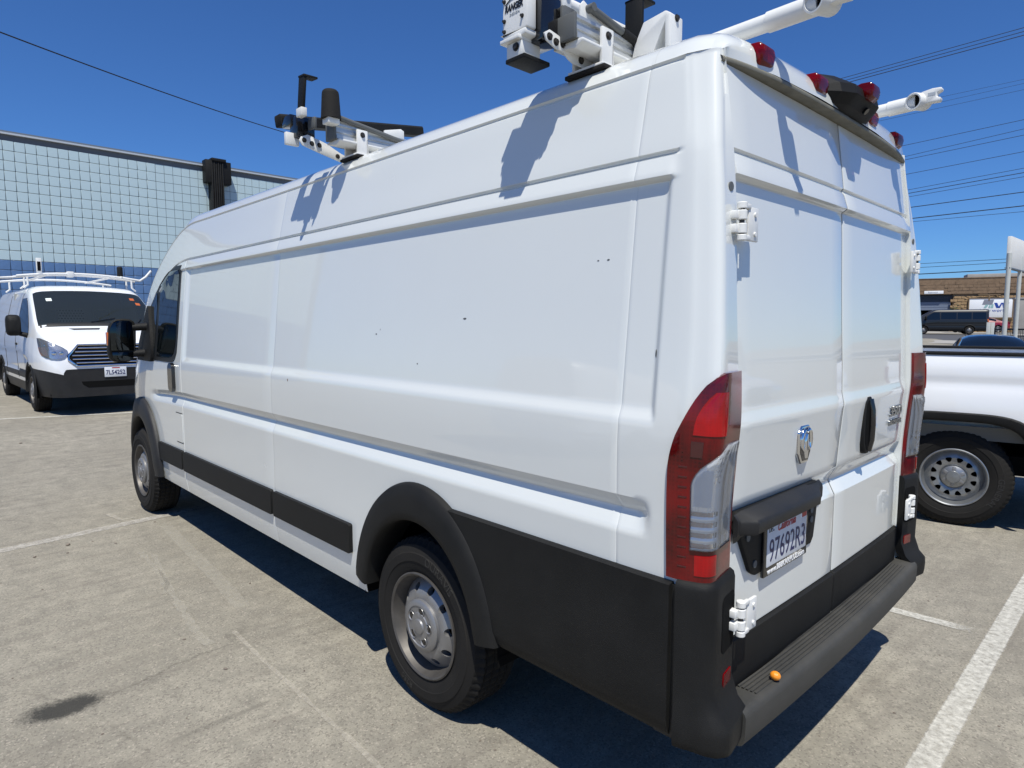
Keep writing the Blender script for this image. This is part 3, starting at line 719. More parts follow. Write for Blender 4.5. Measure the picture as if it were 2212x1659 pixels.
# number plate lamps bar etc. come with the doors
DX = .086
def dfeat(z):
    d = 0
    if 2.118 < z < 2.136: d -= .008*math.sin(math.pi*(z-2.118)/.018)
    if 2.048 < z < 2.118: d += .010*max(0, min((2.118-z)/.05, (z-2.048)/.012 if z < 2.062 else 1))
    if 1.345 < z < 2.062: d -= .011*min(sstep(2.062, 2.048, z) if z > 1.7 else max(0, (z-1.345)/.045), 1)
    if 1.0 < z < 1.14: d -= .026*(min(1, (1.11-z)/.05 if z < 1.11 else 0) if z > 1.055 else min(1, (z-1.0)/.05))
    return d
def door_pt(y, z, o=0): return Vector((DX + xlean(z) + .004 - .010*(1-(y/.82)**2) - dfeat(z) - o, y, z))
DZ = [.52,.535,.56,.6,.66,.692,.697,.702] + [.72,.8,.9,.96,.99] + [1.0,1.012,1.025,1.04,1.05,1.055,1.062,1.075,1.09,1.10,1.11,1.13] + [1.2,1.3,1.335,1.345,1.358,1.37,1.382,1.395,1.41] + [1.5,1.65,1.8,1.95,2.03,2.046,2.05,2.056,2.062,2.07,2.09,2.11,2.118,2.1225,2.127,2.1315,2.136,2.15,2.22,2.30,2.362,2.3685]
doors = {}
for s_ in (1, -1):
    y0, y1 = (.0045, .8185) if s_ > 0 else (-.8185, -.0045)
    def rows(sel, o, dx=0):
        ycol = [y0, y0+.0015, y0+.005] + [lerp(y0+.005, y1-.005, i/8) for i in range(1, 8)] + [y1-.005, y1-.0015, y1]
        out = []
        for z in sel:
            r_ = []
            for i, y in enumerate(ycol):
                e = .004 if i in (0, len(ycol)-1) else .001 if i in (1, len(ycol)-2) else 0
                q = door_pt(y, z, o); r_.append((q.x+e+dx, q.y, q.z))
            out.append(r_)
        return out
    sel = [z for z in DZ if z > .70]; t = MB(); A = rows(sel, 0); t.slab(A, [[(q[0]+.03, q[1], q[2]) for q in r_] for r_ in A])
    d_ = vp(t, 'rear_door', 'paint', smooth=27); doors[s_] = d_
    sel = [z for z in DZ if z <= .698]; t = MB(); A = [[(q[0]-(.012 if .53 < q[2] < .694 else .002), q[1], q[2]) for q in r_] for r_ in rows(sel, 0)]; t.slab(A, [[(q[0]+.04, q[1], q[2]) for q in r_] for r_ in A])
    vp(t, 'door_cladding', 'plastic', d_, smooth=50)
# dark gap behind the doors and at their edges
t = MB(); t.grid([[tuple(door_pt(y, z)+Vector((.009, 0, 0))) for y in (-.826,-.8186)] for z in DZ]); t.grid([[tuple(door_pt(y, z)+Vector((.009, 0, 0))) for y in (.8186,.826)] for z in DZ]); t.grid([[tuple(door_pt(y, z)+Vector((.0035, 0, 0))) for y in (-.0044,.0044)] for z in DZ]); vp(t, 'door_gap', 'dark', recalc=False)
# rain rail over the doors
t = MB(); n = 30
t.grid([[(.105+.072-.036+dx-.026*(1-(y/.84)**2)+.026*(abs(y)/.84)**6, y, z) for dx, z in ((.065,2.3715),(.0,2.370),(-.008,2.373),(-.010,2.379),(-.006,2.386),(.004,2.391),(.03,2.398))] for y in [(-.835+1.67*i/n) for i in range(n+1)]])
vp(t, 'rain_rail', 'rail_rubber', smooth=50)

# ---- tail lights
def tl_rows(s=1):
    out = []
    zz = [.935,.945] + frange(.96, 1.22, .04) + frange(1.24, 1.50, .02) + [1.508,1.513]
    for z in zz:
        a0 = stab([(.9,.40),(1.247,.40),(1.33,.43),(1.38,.475),(1.426,.545),(1.465,.61),(1.49,.665),(1.505,.72),(1.513,.78)], z)
        a1 = .985
        out.append((z, a0, a1))
    return out
for s_ in (1, -1):
    cm = cornmap(s_)
    t = MB(); t.slab(*conf(cm, tl_rows(), 22, .002, .010)); tl = vp(t, 'tail_light', 'red_lens', smooth=60)
    # red inner blocks and ribs seen through the lens
    t = MB(); t.slab(*conf(cm, [(z, a, b_) for z, a, b_ in [(1.345,.57,.80),(1.37,.575,.80),(1.395,.59,.80),(1.42,.62,.80),(1.445,.66,.80),(1.462,.70,.80)]], 22, .0128, .0016)); vp(t, 'bright_panel', 'red_inner', tl)
    t = MB(); t.slab(*conf(cm, [(1.285,.56,.65),(1.305,.56,.65),(1.328,.56,.65)], 8, .0128, .0014)); vp(t, 'dark_panel', 'dark_red', tl)
    for i in range(11):
        z = .975+i*.028; t = MB(); t.slab(*conf(cm, [(z,.46,.53),(z+.004,.46,.53)], 3, .0125, .001)); vp(t, 'lens_rib', 'rib_red', tl)
    t = MB(); t.slab(*conf(cm, [(.955,.62,.80),(.99,.62,.80),(1.012,.62,.80)], 16, .0128, .0014)); vp(t, 'bright_panel', 'red_inner', tl)
    # clear section: silvered ribs, frosted diffuser, round lamp, then the clear cover
    def cz(z): return (z, .575 + (.30*((z-1.205)/.115)**1.6 if z > 1.205 else 0), .962)
    zz = [1.025,1.03] + frange(1.045, 1.195, .015) + frange(1.21, 1.315, .015) + [1.318]
    t = MB(); A = []
    for z in frange(1.028, 1.316, .006):
        _, a0, a1 = cz(z); rib = .0035*math.sin(z*210) if z < 1.135 else 0
        A.append([cm(lerp(a0, a1, j/18), z, .0125+(rib if j < 11 else .002*math.sin(j*1.9))) for j in range(19)])
    t.grid(A); vp(t, 'reflector', 'silvered', tl, smooth=60)
    q = cm(.885, 1.085, .0115); q2 = cm(.885, 1.085, .024); ax = (q2-q).normalized()
    t = MB(); t.lathe([(.030, .000), (.029, .004), (.025, .0055), (.012, .0065), (.0005, .007)], q, ax, 28); vp(t, 'lamp_lens', 'alu', tl)
    t = MB(); t.slab(*conf(cm, [(1.15,.60,.73),(1.21,.60,.73),(1.23,.62,.73),(1.25,.67,.73)], 5, .0150, .001)); vp(t, 'diffuser', 'plate_white', tl)
    t = MB(); t.slab([[cm(lerp(a0-.012, min(a1+.005, .972), j/14), z, .0195 if 0 < i < len(zz)-1 and 0 < j < 14 else .0135) for j in range(15)] for i, (z, a0, a1) in enumerate(cz(z) for z in zz)],
                     [[cm(lerp(a0-.012, min(a1+.005, .972), j/14), z, .0125) for j in range(15)] for z, a0, a1 in (cz(z) for z in zz)])
    vp(t, 'clear_cover', 'clear', tl, smooth=60)
    # bumper reflector
    t = MB(); t.slab(*conf(lambda a, z, o: cornmap(s_)(a, z, o), [(.585,.885,.965),(.59,.88,.97),(.645,.88,.97),(.65,.885,.965)], 5, .026, .004)); vp(t, 'bumper_reflector', 'red_lens')
    # hinges
    for z, o_ in ((1.925, .0), (.800, .030)):
        h = MB(); q = corner(.965, z); hx, hy = q.x-.020-o_, .834
        def hb(*a, **k): return h.box(*a, **k)
        h.box(hx-.006, hx+.045, s_*hy-.006, s_*hy+.006, z-.046, z+.046) if False else None
        for a0, a1 in ((-.052,-.036),(-.033,-.006),(.004,.030),(.034,.052)):
            h.lathe([(.0005,a0),(.0125,a0),(.014,a0+.002),(.014,a1-.002),(.0125,a1),(.0005,a1)], (hx, s_*hy, z), (0,0,1), 14)
        hg = h.build('hinge', 'rack_white', van, off=VO, smooth=35)
        p_ = MB(); p_.cyl((hx, s_*hy, z-.05), (hx, s_*hy, z+.05), .007); vp(p_, 'hinge_pin', 'bolt', hg)
        p_ = MB()                               # leaf on the door
        p_.box(hx-.004, hx+.006, s_*(hy-.014) if s_ > 0 else s_*(hy-.014)-0, s_*(hy-.0), z-.05, z-.034) if False else None
        ya, yb = sorted((s_*(hy-.088), s_*(hy-.028)))
        p_.box(hx-.006, hx+.004, ya, yb, z-.05, z+.044)
        for e in (-.05, .036): ya2, yb2 = sorted((s_*(hy-.036), s_*(hy))); p_.box(hx-.010, hx+.002, ya2, yb2, z+e, z+e+.014)
        vp(p_, 'hinge_leaf', 'rack_white', hg, bevel=.003)
        p_ = MB()                               # bracket to the body
        ya, yb = sorted((s_*(hy+.004), s_*(hy+.030)))
        p_.box(hx+.002, hx+.05, ya, yb, z-.032, z-.008); p_.box(hx+.002, hx+.05, ya, yb, z+.006, z+.028); p_.box(hx+.036, hx+.05, ya-.006, yb+.006, z-.05, z+.05)
        vp(p_, 'hinge_bracket', 'rack_white', hg, bevel=.003)
        for zz_ in (-.03, .024):
            p_ = MB(); p_.cyl((hx-.0105, s_*(hy-.065), z+zz_), (hx-.005, s_*(hy-.065), z+zz_), .0065, 10); vp(p_, 'hinge_bolt', 'rack_white', hg)
    t = MB(); t.slab(*conf(cornmap(s_), rrows(.715, .880, .845, .995, .02, 4, .03), 6, .02, .0075)); vp(t, 'hinge_pocket_shade', 'dark', smooth=50)  # slightly raised dark plate, stands in for the shade of the hinge recess
    q = corner(.9, 2.02, .001); t = MB(); t.cyl((q.x-.002, s_*(q.y-.0), 2.02), (q.x+.01, s_*q.y, 2.02), .013, 14); vp(t, 'body_plug', 'grey_trim')

# ---- door furniture
d1, d2 = doors[1], doors[-1]
def dbox(mb, y0, y1, z0, z1, th, **k):
    x = min(door_pt(y, z).x for y in (y0, y1) for z in (z0, z1)); return mb.box(x-th, x+.012, y0, y1, z0, z1)
# plate carrier: hooded surround
t = MB(); X = DX+xlean(.95)-.002
outl = [(.795,1.062),(.775,1.090),(.20,1.090),(.172,1.075),(.188,.96),(.205,.885),(.225,.865),(.655,.865),(.69,.885),(.775,1.03)]
t.prism(outl, lambda y, z: (X+.015, y, z), lambda y, z: (X-.010, y, z)); pc = vp(t, 'plate_carrier', 'plastic', d1, bevel=.005)
t = MB(); hood = [(0,1.087),(-.052,1.072),(-.060,1.060),(-.058,1.030),(-.050,1.024),(-.010,1.020),(0,1.0)]
t.grid([[(X+dx*(1 if .2 < y < .77 else .25)-.006, y, z+(.004 if .2 < y < .77 else 0)) for dx, z in hood] for y in (.802,.785,.76,.6,.45,.3,.2,.185,.168)])
t.add([(X+dx*.25-.006, .802, z) for dx, z in hood], [tuple(range(7))]); t.add([(X+dx*.25-.006, .168, z) for dx, z in hood], [tuple(range(7))])
vp(t, 'plate_hood', 'plastic_grey', d1, smooth=50)
for y, z in ((.715,1.0),(.665,.905),(.235,.955),(.235,.99)):
    t = MB(); t.cyl((X-.0095, y, z), (X-.013, y, z), .012, 14); vp(t, 'screw_cap', 'grey_trim', d1)
PY, PZ = .455, .945                                                                           # plate centre
t = MB(); t.box(X-.020, X-.008, PY-.166, PY+.166, PZ-.098, PZ+.090); lp = vp(t, 'licence_plate', 'gloss_black', d1, bevel=.004)
t = MB(); t.box(X-.0225, X-.018, PY-.150, PY+.150, PZ-.066, PZ+.078); pl = vp(t, 'plate_panel', 'plate_white', lp, bevel=.002)
xr = X-.0232
text('lettering', '97692R3', .105, 'ink_blue', lp, (xr, PY, PZ-.016), (0,-1,0), (0,0,1), width=.272, extrude=.0004, off=VO)
text('lettering', 'California', .040, 'ink_red', lp, (xr, PY+.01, PZ+.052), (0,-1,0), (0,0,1), width=.135, extrude=.0004, shear=.35, bold=.0006, off=VO)
text('lettering', 'DEC', .026, 'ink_black', lp, (xr, PY+.124, PZ+.055), (0,-1,0), (0,0,1), width=.036, extrude=.0004, off=VO)
t = MB(); t.box(xr-.0004, xr+.002, PY-.144, PY-.108, PZ+.044, PZ+.074); vp(t, 'year_sticker', 'ink_red', lp)
t = MB(); t.box(xr-.0004, xr+.002, PY-.106, PY-.092, PZ+.044, PZ+.070); vp(t, 'month_sticker', 'ink_white', lp)
text('lettering', 'www.888KARPLUS.com', .026, 'ink_white', lp, (X-.0206, PY, PZ-.082), (0,-1,0), (0,0,1), width=.285, extrude=.0005, bold=.0007, off=VO)
# shield emblem, chrome
ey, ez = .345, 1.24; ex = door_pt(ey, ez).x
oct_ = [(-.030,.067),(.030,.067),(.052,.045),(.050,-.030),(.026,-.066),(-.026,-.066),(-.050,-.030),(-.052,.045)]
t = MB(); t.prism(oct_, lambda a, c: (ex+.002, ey-a, ez+c), lambda a, c: (ex-.010, ey-a*.94, ez+c*.95)); em = vp(t, 'emblem', 'chrome', d1, bevel=.003)
t = MB(); t.prism([(a*.80, c*.82) for a, c in oct_], lambda a, c: (ex-.009, ey-a, ez+c), lambda a, c: (ex-.0112, ey-a, ez+c)); vp(t, 'emblem_field', 'gloss_black', em)
t = MB(); t.prism([(-.006,.040),(.006,.040),(.013,.012),(.012,-.020),(.007,-.050),(-.007,-.050),(-.012,-.020),(-.013,.012)], lambda a, c: (ex-.010, ey-a, ez+c), lambda a, c: (ex-.019, ey-a*.6, ez+c*.9)); vp(t, 'emblem_head', 'chrome', em, bevel=.002)
for q_ in (1, -1):
    t = MB(); t.tube([(ex-.012, ey-q_*a, ez+c) for a, c in ((.004,.044),(.018,.050),(.031,.040),(.036,.018),(.033,-.006),(.024,-.016),(.018,-.004),(.021,.008))], [.005,.0075,.0085,.0085,.0075,.006,.005,.003], 10); vp(t, 'emblem_horn', 'chrome', em)
# door handle, right door
hy_, hz = -.275, 1.238; hx = door_pt(hy_, hz).x
hp_ = [(-.020,.118),(.020,.118),(.040,.100),(.047,.055),(.048,-.02),(.043,-.075),(.028,-.108),(.010,-.118),(-.010,-.118),(-.028,-.108),(-.043,-.075),(-.048,-.02),(-.047,.055),(-.040,.100)]
t = MB(); t.prism(hp_, lambda a, c: (hx+.012, hy_-a, hz+c), lambda a, c: (hx-.012, hy_-a*.96, hz+c*.97)); dh = vp(t, 'door_handle', 'plastic', d2, bevel=.004)
t = MB(); t.prism([(a*.72, c*.86) for a, c in hp_], lambda a, c: (hx-.011, hy_-a, hz+c), lambda a, c: (hx-.0135, hy_-a, hz+c)); vp(t, 'handle_cup', 'dark', dh)
t = MB(); t.tube([(hx-.008, hy_-.014, hz+.105),(hx-.018, hy_-.014, hz+.06),(hx-.020, hy_-.014, hz),(hx-.018, hy_-.014, hz-.06),(hx-.008, hy_-.014, hz-.105)], .014, 10); vp(t, 'handle_grip', 'gloss_black', dh)
bxx = door_pt(-.66, 1.25).x
text('badge', '3500', .058, 'badge', d2, (bxx-.004, -.665, 1.262), (0,-1,0), (0,0,1), width=.165, extrude=.004, bold=.002, off=VO)
text('badge', 'PROMASTER', .030, 'badge', d2, (bxx-.004, -.665, 1.212), (0,-1,0), (0,0,1), width=.170, extrude=.003, bold=.0008, off=VO)

# ---- roof header lamps and camera housing
def lamp(y, x, z, k=1):
    t = MB(); prof = [(0,-.030),(-.014,-.034),(-.030,-.022),(-.036,.002),(-.032,.022),(-.020,.032),(.012,.034),(.036,.026),(.02,-.02)]
    wid = [(-.043,.72),(-.039,.92),(-.030,1),(.030,1),(.039,.92),(.043,.72)]
    t.grid([[(x+dx*k*(.6+.4*s), y+yy*k, z+dz*k*s) for dx, dz in prof+[prof[0]]] for yy, s in wid])
    t.add([(x+dx*k*(.6+.4*.72), y-.043*k, z+dz*k*.72) for dx, dz in prof], [tuple(range(9))]); t.add([(x+dx*k*(.6+.4*.72), y+.043*k, z+dz*k*.72) for dx, dz in prof], [tuple(range(9))])
    l = vp(t, 'marker_lamp', 'red_clear', smooth=35)
    t = MB(); t.box(x-.022, x+.02, y-.020*k, y+.020*k, z-.012, z+.018); vp(t, 'lamp_core', 'red_inner', l, bevel=.006)
    t = MB(); t.prism([(-.030,-.016),(.03,-.03),(.05,.0),(.02,.02)], lambda a, c: (x+.012+a*.5, y-.030, z-.018+c*.5), lambda a, c: (x+.012+a*.5, y+.030, z-.018+c*.5)); vp(t, 'lamp_foot', 'rack_white', l, bevel=.003)
for y in (.635, -.625): lamp(y, .152, 2.430)
for y in (.265, -.245): lamp(y, .136, 2.436)
t = MB()
hp2 = [(.31,2.505),(.23,2.525),(.13,2.508),(.058,2.462),(.050,2.430),(.080,2.398),(.12,2.382),(.17,2.390)]
t.grid([[(x+ (0 if abs(y) < .13 else .03 if abs(y) < .19 else .075), y, z if abs(y) < .19 else lerp(z, 2.45, .25)) for x, z in hp2+[hp2[0]]] for y in (-.205,-.17,-.11,-.05,.05,.11,.17,.205)])
for y in (-.205, .205): t.add([(x+.075, y, lerp(z, 2.45, .25)) for x, z in hp2], [tuple(range(len(hp2)))])
ch = vp(t, 'camera_housing', 'plastic', smooth=25)
t = MB(); t.cyl((.073,-.03,2.410), (.064,-.03,2.402), .012, 14); vp(t, 'camera_lens', 'tint_glass', ch)
lamp(0.0, .055, 2.456, .9)

# ---- cab: door glass, mirror, handle, lines
sm = sidemap(1)
for s_ in (1, -1):
    sm = sidemap(s_)
    def win(inset):
        out = []
        for z in [1.352+inset,1.362+inset,1.385+inset,1.43,1.5,1.6,1.7,1.8,1.9,1.97,2.03,2.06-inset,2.085-inset,2.093-inset]:
            e = .13*(1-math.sqrt(max(0, 1-((1.46+inset-z)/.108)**2))) if z < 1.46 else 0
            x0 = 4.515+e+inset; x1 = stab([(1.35,5.60),(1.5,5.56),(1.65,5.46),(1.8,5.31),(1.9,5.18),(1.97,5.07),(2.03,4.94),(2.065,4.83),(2.085,4.72),(2.1,4.60)], z)-inset*1.3
            out.append((z, min(x0, x1-.01), x1))
        return out
    t = MB(); t.slab(*conf(sm, win(0), 20, .0, .004)); vp(t, 'window_seal', 'seal', smooth=60)
    t = MB(); t.slab(*conf(sm, [(z, a, min(b_, 5.02)) for z, a, b_ in win(.035) if a < 5.0], 14, .0, .007)); vp(t, 'door_window', 'tint_glass', smooth=60)
    t = MB(); t.slab(*conf(sm, [(z, max(a, 5.09), b_) for z, a, b_ in win(.035) if b_ > 5.12], 8, .0, .007)); vp(t, 'quarter_window', 'tint_glass', smooth=60)
    t = MB(); t.slab(*conf(sm, rrows(1.125, 1.350, 4.555, 4.660, .045, 6, .05), 6, 0, .026)); hd = vp(t, 'cab_door_handle', 'gloss_black', smooth=50)
    t = MB(); t.slab(*conf(sm, rrows(.745, .965, 4.445, 4.60, .012), 4, 0, .0022)); vp(t, 'fuel_flap', 'paint')
    t = MB(); t.slab(*conf(sm, [(.738,4.438,4.59),(.744,4.438,4.59)], 3, 0, .0015)); t.slab(*conf(sm, [(.966,4.438,4.59),(.972,4.438,4.59)], 3, 0, .0015)); vp(t, 'flap_gap', 'seal')
    # mirror
    mx = 5.32
    t = MB(); ov = []
    for i in range(20):
        a = 2*math.pi*i/20; y = 1.175+.100*math.copysign(abs(math.cos(a))**.55, math.cos(a)); z = 1.512+.180*math.copysign(abs(math.sin(a))**.5, math.sin(a)); ov.append((y - .012*(z-1.5)/.18, z))
    t.grid([[(mx+dx, s_*lerp(1.175, y, k_), lerp(1.512, z, k_)) for y, z in ov+[ov[0]]] for dx, k_ in ((0,.86),(-.006,.93),(0,1),(.05,1.0),(.10,.93),(.13,.7),(.14,.3))])
    t.add([(mx+.14, s_*lerp(1.175, y, .3), lerp(1.512, z, .3)) for y, z in ov], [tuple(range(20))]); t.add([(mx, s_*lerp(1.175, y, .86), lerp(1.512, z, .86)) for y, z in ov], [tuple(range(20))])
    mi = vp(t, 'door_mirror', 'plastic', smooth=50)
    t = MB(); t.prism([(1.095,1.43),(1.262,1.43),(1.262,1.61),(1.24,1.655),(1.20,1.672),(1.12,1.672),(1.10,1.655)], lambda y, z: (mx-.004, s_*y, z), lambda y, z: (mx-.0085, s_*y, z)); vp(t, 'mirror_glass', 'mirror_glass', mi, bevel=.001)
    t = MB(); t.prism([(1.10,1.415),(1.255,1.415),(1.250,1.365),(1.225,1.345),(1.14,1.342),(1.105,1.36)], lambda y, z: (mx-.004, s_*y, z), lambda y, z: (mx-.0085, s_*y, z)); vp(t, 'mirror_glass', 'mirror_glass', mi, bevel=.001)
    for z in (1.62, 1.40): t = MB(); t.tube([(mx+.02, s_*1.09, z), (mx+.0, s_*1.02, z+.005), (mx-.03, s_*.955, z+.01)], [.03,.032,.038], 10); vp(t, 'mirror_arm', 'plastic', mi)
    t = MB(); t.slab(*conf(sm, [(1.34,5.12,5.52),(1.38,5.10,5.54),(1.5,5.13,5.52),(1.6,5.18,5.46),(1.7,5.24,5.40),(1.80,5.29,5.325)], 6, 0, .03)); vp(t, 'mirror_base', 'plastic', mi, smooth=50)
    t = MB(); t.box(mx+.02, mx+.07, *sorted((s_*1.268, s_*1.279)), 1.47, 1.58); vp(t, 'mirror_indicator', 'amber', mi, bevel=.004)
# windscreen lies on the sloping front of the shell
bv = BVHTree.FromPolygons([Vector(q) for q in b.v], b.f)
def drop(x, y, o=.006):
    h = bv.ray_cast(Vector((x, y, 4)), Vector((0, 0, -1))); p_, n_ = h[0], h[1]
    return p_ + (n_ if n_.z > 0 else -n_)*o
t = MB(); A = [[drop(lerp(4.97, 5.79, i/10), lerp(-1, 1, j/14)*lerp(.70, .80, i/10)) for j in range(15)] for i in range(11)]; t.slab(A, [[q-Vector((0,0,.01)) for q in r_] for r_ in A]); vp(t, 'windscreen', 'tint_glass', smooth=60)
t = MB(); t.grid([[(6.15+.22*math.cos(a), .93*math.sin(a), z) for a in [R(-80+160*i/16) for i in range(17)]] for z in (.32,.5,.62,.72)]); vp(t, 'front_bumper', 'plastic')
for s_ in (1, -1):
    t = MB(); t.ball((6.12, s_*.78, 1.02), .10, .13, .17, 16, 10, Matrix.Rotation(s_*R(25), 3, 'Z')); vp(t, 'headlight', 'clear')
    # aerial of chips and scuffs
for x, z, r1, r2 in ((1.13,1.665,.010,.004),(1.75,1.60,.006,.003),(1.42,1.48,.004,.003),(.46,1.84,.005,.003),(.50,1.84,.004,.002),(2.6,1.34,.005,.008),(.263,1.56,.003,.012),(1.72,1.62,.002,.004)):
    t = MB(); n = 9; ring = [(x+r1*random.uniform(.7,1.2)*math.cos(2*math.pi*i/n), z+r2*random.uniform(.7,1.2)*math.sin(2*math.pi*i/n)) for i in range(n)]
    t.prism(ring, lambda a, c: (a, side_y(a, c)-.002, c), lambda a, c: (a, side_y(a, c)+.0006, c)); vp(t, 'paint_chip', 'brick_brown' if x == 2.6 else 'grey_trim')
# wheels
wheel(van, (RX-VO.x, .995, WZ), 1, .372, .225, .222, 'van', words=(('DURAVIS', .05, R(62)), ('R250', .04, R(250))))
wheel(van, (FX-VO.x, 1.035, WZ), 1, .372, .225, .222, 'van')
wheel(van, (RX-VO.x, -.995, WZ), -1, .372, .225, .222, 'van')
wheel(van, (FX-VO.x, -1.035, WZ), -1, .372, .225, .222, 'van')
# fruit on the step
q = atZ(1675, 1458, .556)
t = MB(); t.ball((0,0,.014), .0165, .0145, .014, 18, 12); f_ = t.build('fruit', 'orange_skin'); f_.location = (q.x, q.y, .5395); tag(f_, 'small round orange fruit lying on the ribbed rear step', 'fruit')
t = MB(); t.ball((.015,0.002,.016), .0025, .0025, .0025, 8, 6); t.build('stem_scar', 'leaf', f_)
# ------------------------------------------------------------------ ladder rack on the van roof
RO = Vector((1.4, 0, 2.5))
rack = thing('ladder_rack', 'white and black drop-down ladder rack bolted across the roof of the long white van', 'ladder rack', RO)
def rp(mb, name, material, parent=None, **k): return mb.build(name, material, parent or rack, off=RO, **k)
def bolt(p_, ax, r=.009, parent=None):
    ax = Vector(ax); t = MB(); t.lathe([(r*1.5, 0), (r*1.5, .002), (.0005, .002)], p_, ax, 12); t.lathe([(r, .002), (r, .008), (.0005, .008)], p_, ax, 6); rp(t, 'bolt', 'bolt', parent)
def crossbar(x0):
    t = MB()                                     # grooved extrusion: base flange, web, top flange
    prof = [(-.045,2.540),(.045,2.540),(.045,2.556),(.030,2.558),(.030,2.570),(.036,2.572),(.036,2.584),(.030,2.586),(.030,2.600),(.040,2.602),(.040,2.612),(-.040,2.612),(-.040,2.602),(-.030,2.600),(-.030,2.586),(-.036,2.584),(-.036,2.572),(-.030,2.570),(-.030,2.558),(-.045,2.556)]
    t.prism(prof, lambda a, c: (x0+a, -.93, c), lambda a, c: (x0+a, .935, c)); cb = rp(t, 'crossbar', 'alu', smooth=0)
    t = MB(); t.box(x0-.044, x0+.044, .935, .948, 2.536, 2.616); rp(t, 'end_cap', 'grey_trim', cb, bevel=.004)
    t = MB(); t.prism([(-.062,2.538),(-.062,2.528),(-.030,2.512),(.062,2.528),(.062,2.538)], lambda a, c: (x0+a, .55, c), lambda a, c: (x0+a, .93, c)); rp(t, 'channel', 'rack_white', cb, bevel=.003)
    for s_ in (1, -1):                           # feet
        t = MB(); ya, yb = sorted((s_*.775, s_*.835))
        t.box(x0-.065, x0-.052, ya, yb, 2.478, 2.60); t.box(x0+.052, x0+.065, ya, yb, 2.478, 2.60); t.box(x0-.065, x0+.065, ya, ya+.010, 2.478, 2.56); t.box(x0-.075, x0+.075, ya-.006, yb+.010, 2.474, 2.486)
        f = rp(t, 'foot', 'rack_white', bevel=.004)
        bolt((x0-.065, (ya+yb)/2, 2.575), (-1,0,0), parent=f); bolt((x0-.04, (ya+yb)/2, 2.486), (0,0,1), .007, f); bolt((x0+.04, (ya+yb)/2, 2.486), (0,0,1), .007, f)
        t = MB(); t.box(x0-.085, x0+.085, ya-.012, yb+.014, 2.462, 2.476); rp(t, 'foot_pad', 'rubber', f, bevel=.003)
    return cb
xr_, xf_ = .645, 2.165
crossbar(xr_); crossbar(xf_)
# --- rear unit, left end
kids0 = set(rack.children)
t = MB(); t.box(xr_-.005, xr_+.105, 1.075, 1.118, 2.530, 2.648); t.prism([(0,2.530),(.105,2.530),(.105,2.520),(.03,2.506),(.0,2.512)], lambda a, c: (xr_+a, 1.118, c), lambda a, c: (xr_+a, 1.05, c))
lb = rp(t, 'end_box', 'rack_white', bevel=.005)
text('lettering', 'RANGER', .028, 'ink_black', lb, (xr_+.052, 1.1188, 2.606), (-1,0,0), (0,0,1), width=.082, extrude=.0006, bold=.0012, shear=.25, off=RO)
text('lettering', 'DESIGN', .010, 'text_grey', lb, (xr_+.048, 1.1188, 2.585), (-1,0,0), (0,0,1), width=.045, extrude=.0005, off=RO)
t = MB(); t.tube([(xr_+.09-.075*i/8, 1.1195, 2.618+.016*math.sin(math.pi*i/8)) for i in range(9)], .0014, 6); rp(t, 'swoosh', 'ink_black', lb)
for q in ((.004+.01, 2.628), (.004+.01, 2.565), (.095, 2.632), (.095, 2.572), (.095, 2.54)): bolt((xr_+q[0], 1.118, q[1]), (0,1,0), .0045, lb)
t = MB(); t.box(xr_-.030, xr_+.085, .985, 1.072, 2.498, 2.640); rp(t, 'carriage', 'gloss_black', bevel=.006)
t = MB(); t.box(xr_-.048, xr_-.036, .955, 1.0, 2.552, 2.616); t.box(xr_-.044, xr_+.03, .935, .985, 2.606, 2.622); rp(t, 'side_cover', 'grey_trim', bevel=.003)
t = MB()                                        # hinge plate with ears, hanging below the bar
t.prism([(1.075,2.512),(1.065,2.492),(1.02,2.478),(.985,2.478),(.96,2.462),(.935,2.455),(.80,2.455),(.80,2.528),(.93,2.528),(.975,2.510),(1.01,2.522),(1.05,2.528)], lambda a, c: (xr_-.040, a, c), lambda a, c: (xr_-.034, a, c)); hpz = rp(t, 'hinge_plate', 'rack_white', bevel=.0015)
for y, z in ((1.052,2.506),(1.022,2.498),(.99,2.500),(.90,2.474)): bolt((xr_-.040, y, z), (-1,0,0), .008, hpz)
t = MB(); t.box(xr_+.02, xr_+.09, 1.03, 1.115, 2.452, 2.500); lbk = rp(t, 'lower_bracket', 'rack_white', bevel=.004)
bolt((xr_+.045, 1.115, 2.482), (0,1,0), .009, lbk)
t = MB(); t.box(xr_+.005, xr_+.092, 1.0, 1.118, 2.440, 2.454); rp(t, 'stop_plate', 'plastic', bevel=.003)
t = MB(); t.box(xr_+.02, xr_+.105, 1.05, 1.13, 2.500, 2.512); rp(t, 'flange', 'rack_white', bevel=.002)
t = MB(); t.box(xr_+.0, xr_+.060, .93, 1.10, 2.655, 2.715); t.tube([(xr_+.03, .93, 2.672), (xr_+.03, .4, 2.685)], .024, 14); ua = rp(t, 'swing_arm', 'rack_white', bevel=.006)
t = MB(); t.prism([(.925,2.605),(.925,2.690),(.935,2.705),(.955,2.705),(.968,2.690),(.968,2.605)], lambda a, c: (xr_-.010, a, c), lambda a, c: (xr_-.020, a, c)); ub = rp(t, 'clamp', 'rack_white', bevel=.003)
bolt((xr_-.020, .948, 2.675), (-1,0,0), .009, ub)
t = MB(); t.box(xr_+.0, xr_+.112, 1.055, 1.112, 2.662, 2.684); rp(t, 'ladder_shelf', 'rack_white', bevel=.005)
for o in set(rack.children)-kids0: o.location = Vector((.057, -.055, .036))
t = MB(); t.prism([(.90,2.612),(.90,2.655),(.885,2.672),(.845,2.655),(.70,2.625),(.70,2.612)], lambda a, c: (xr_-.020, a, c), lambda a, c: (xr_-.028, a, c)); wg = rp(t, 'wedge_plate', 'rack_white', bevel=.002)
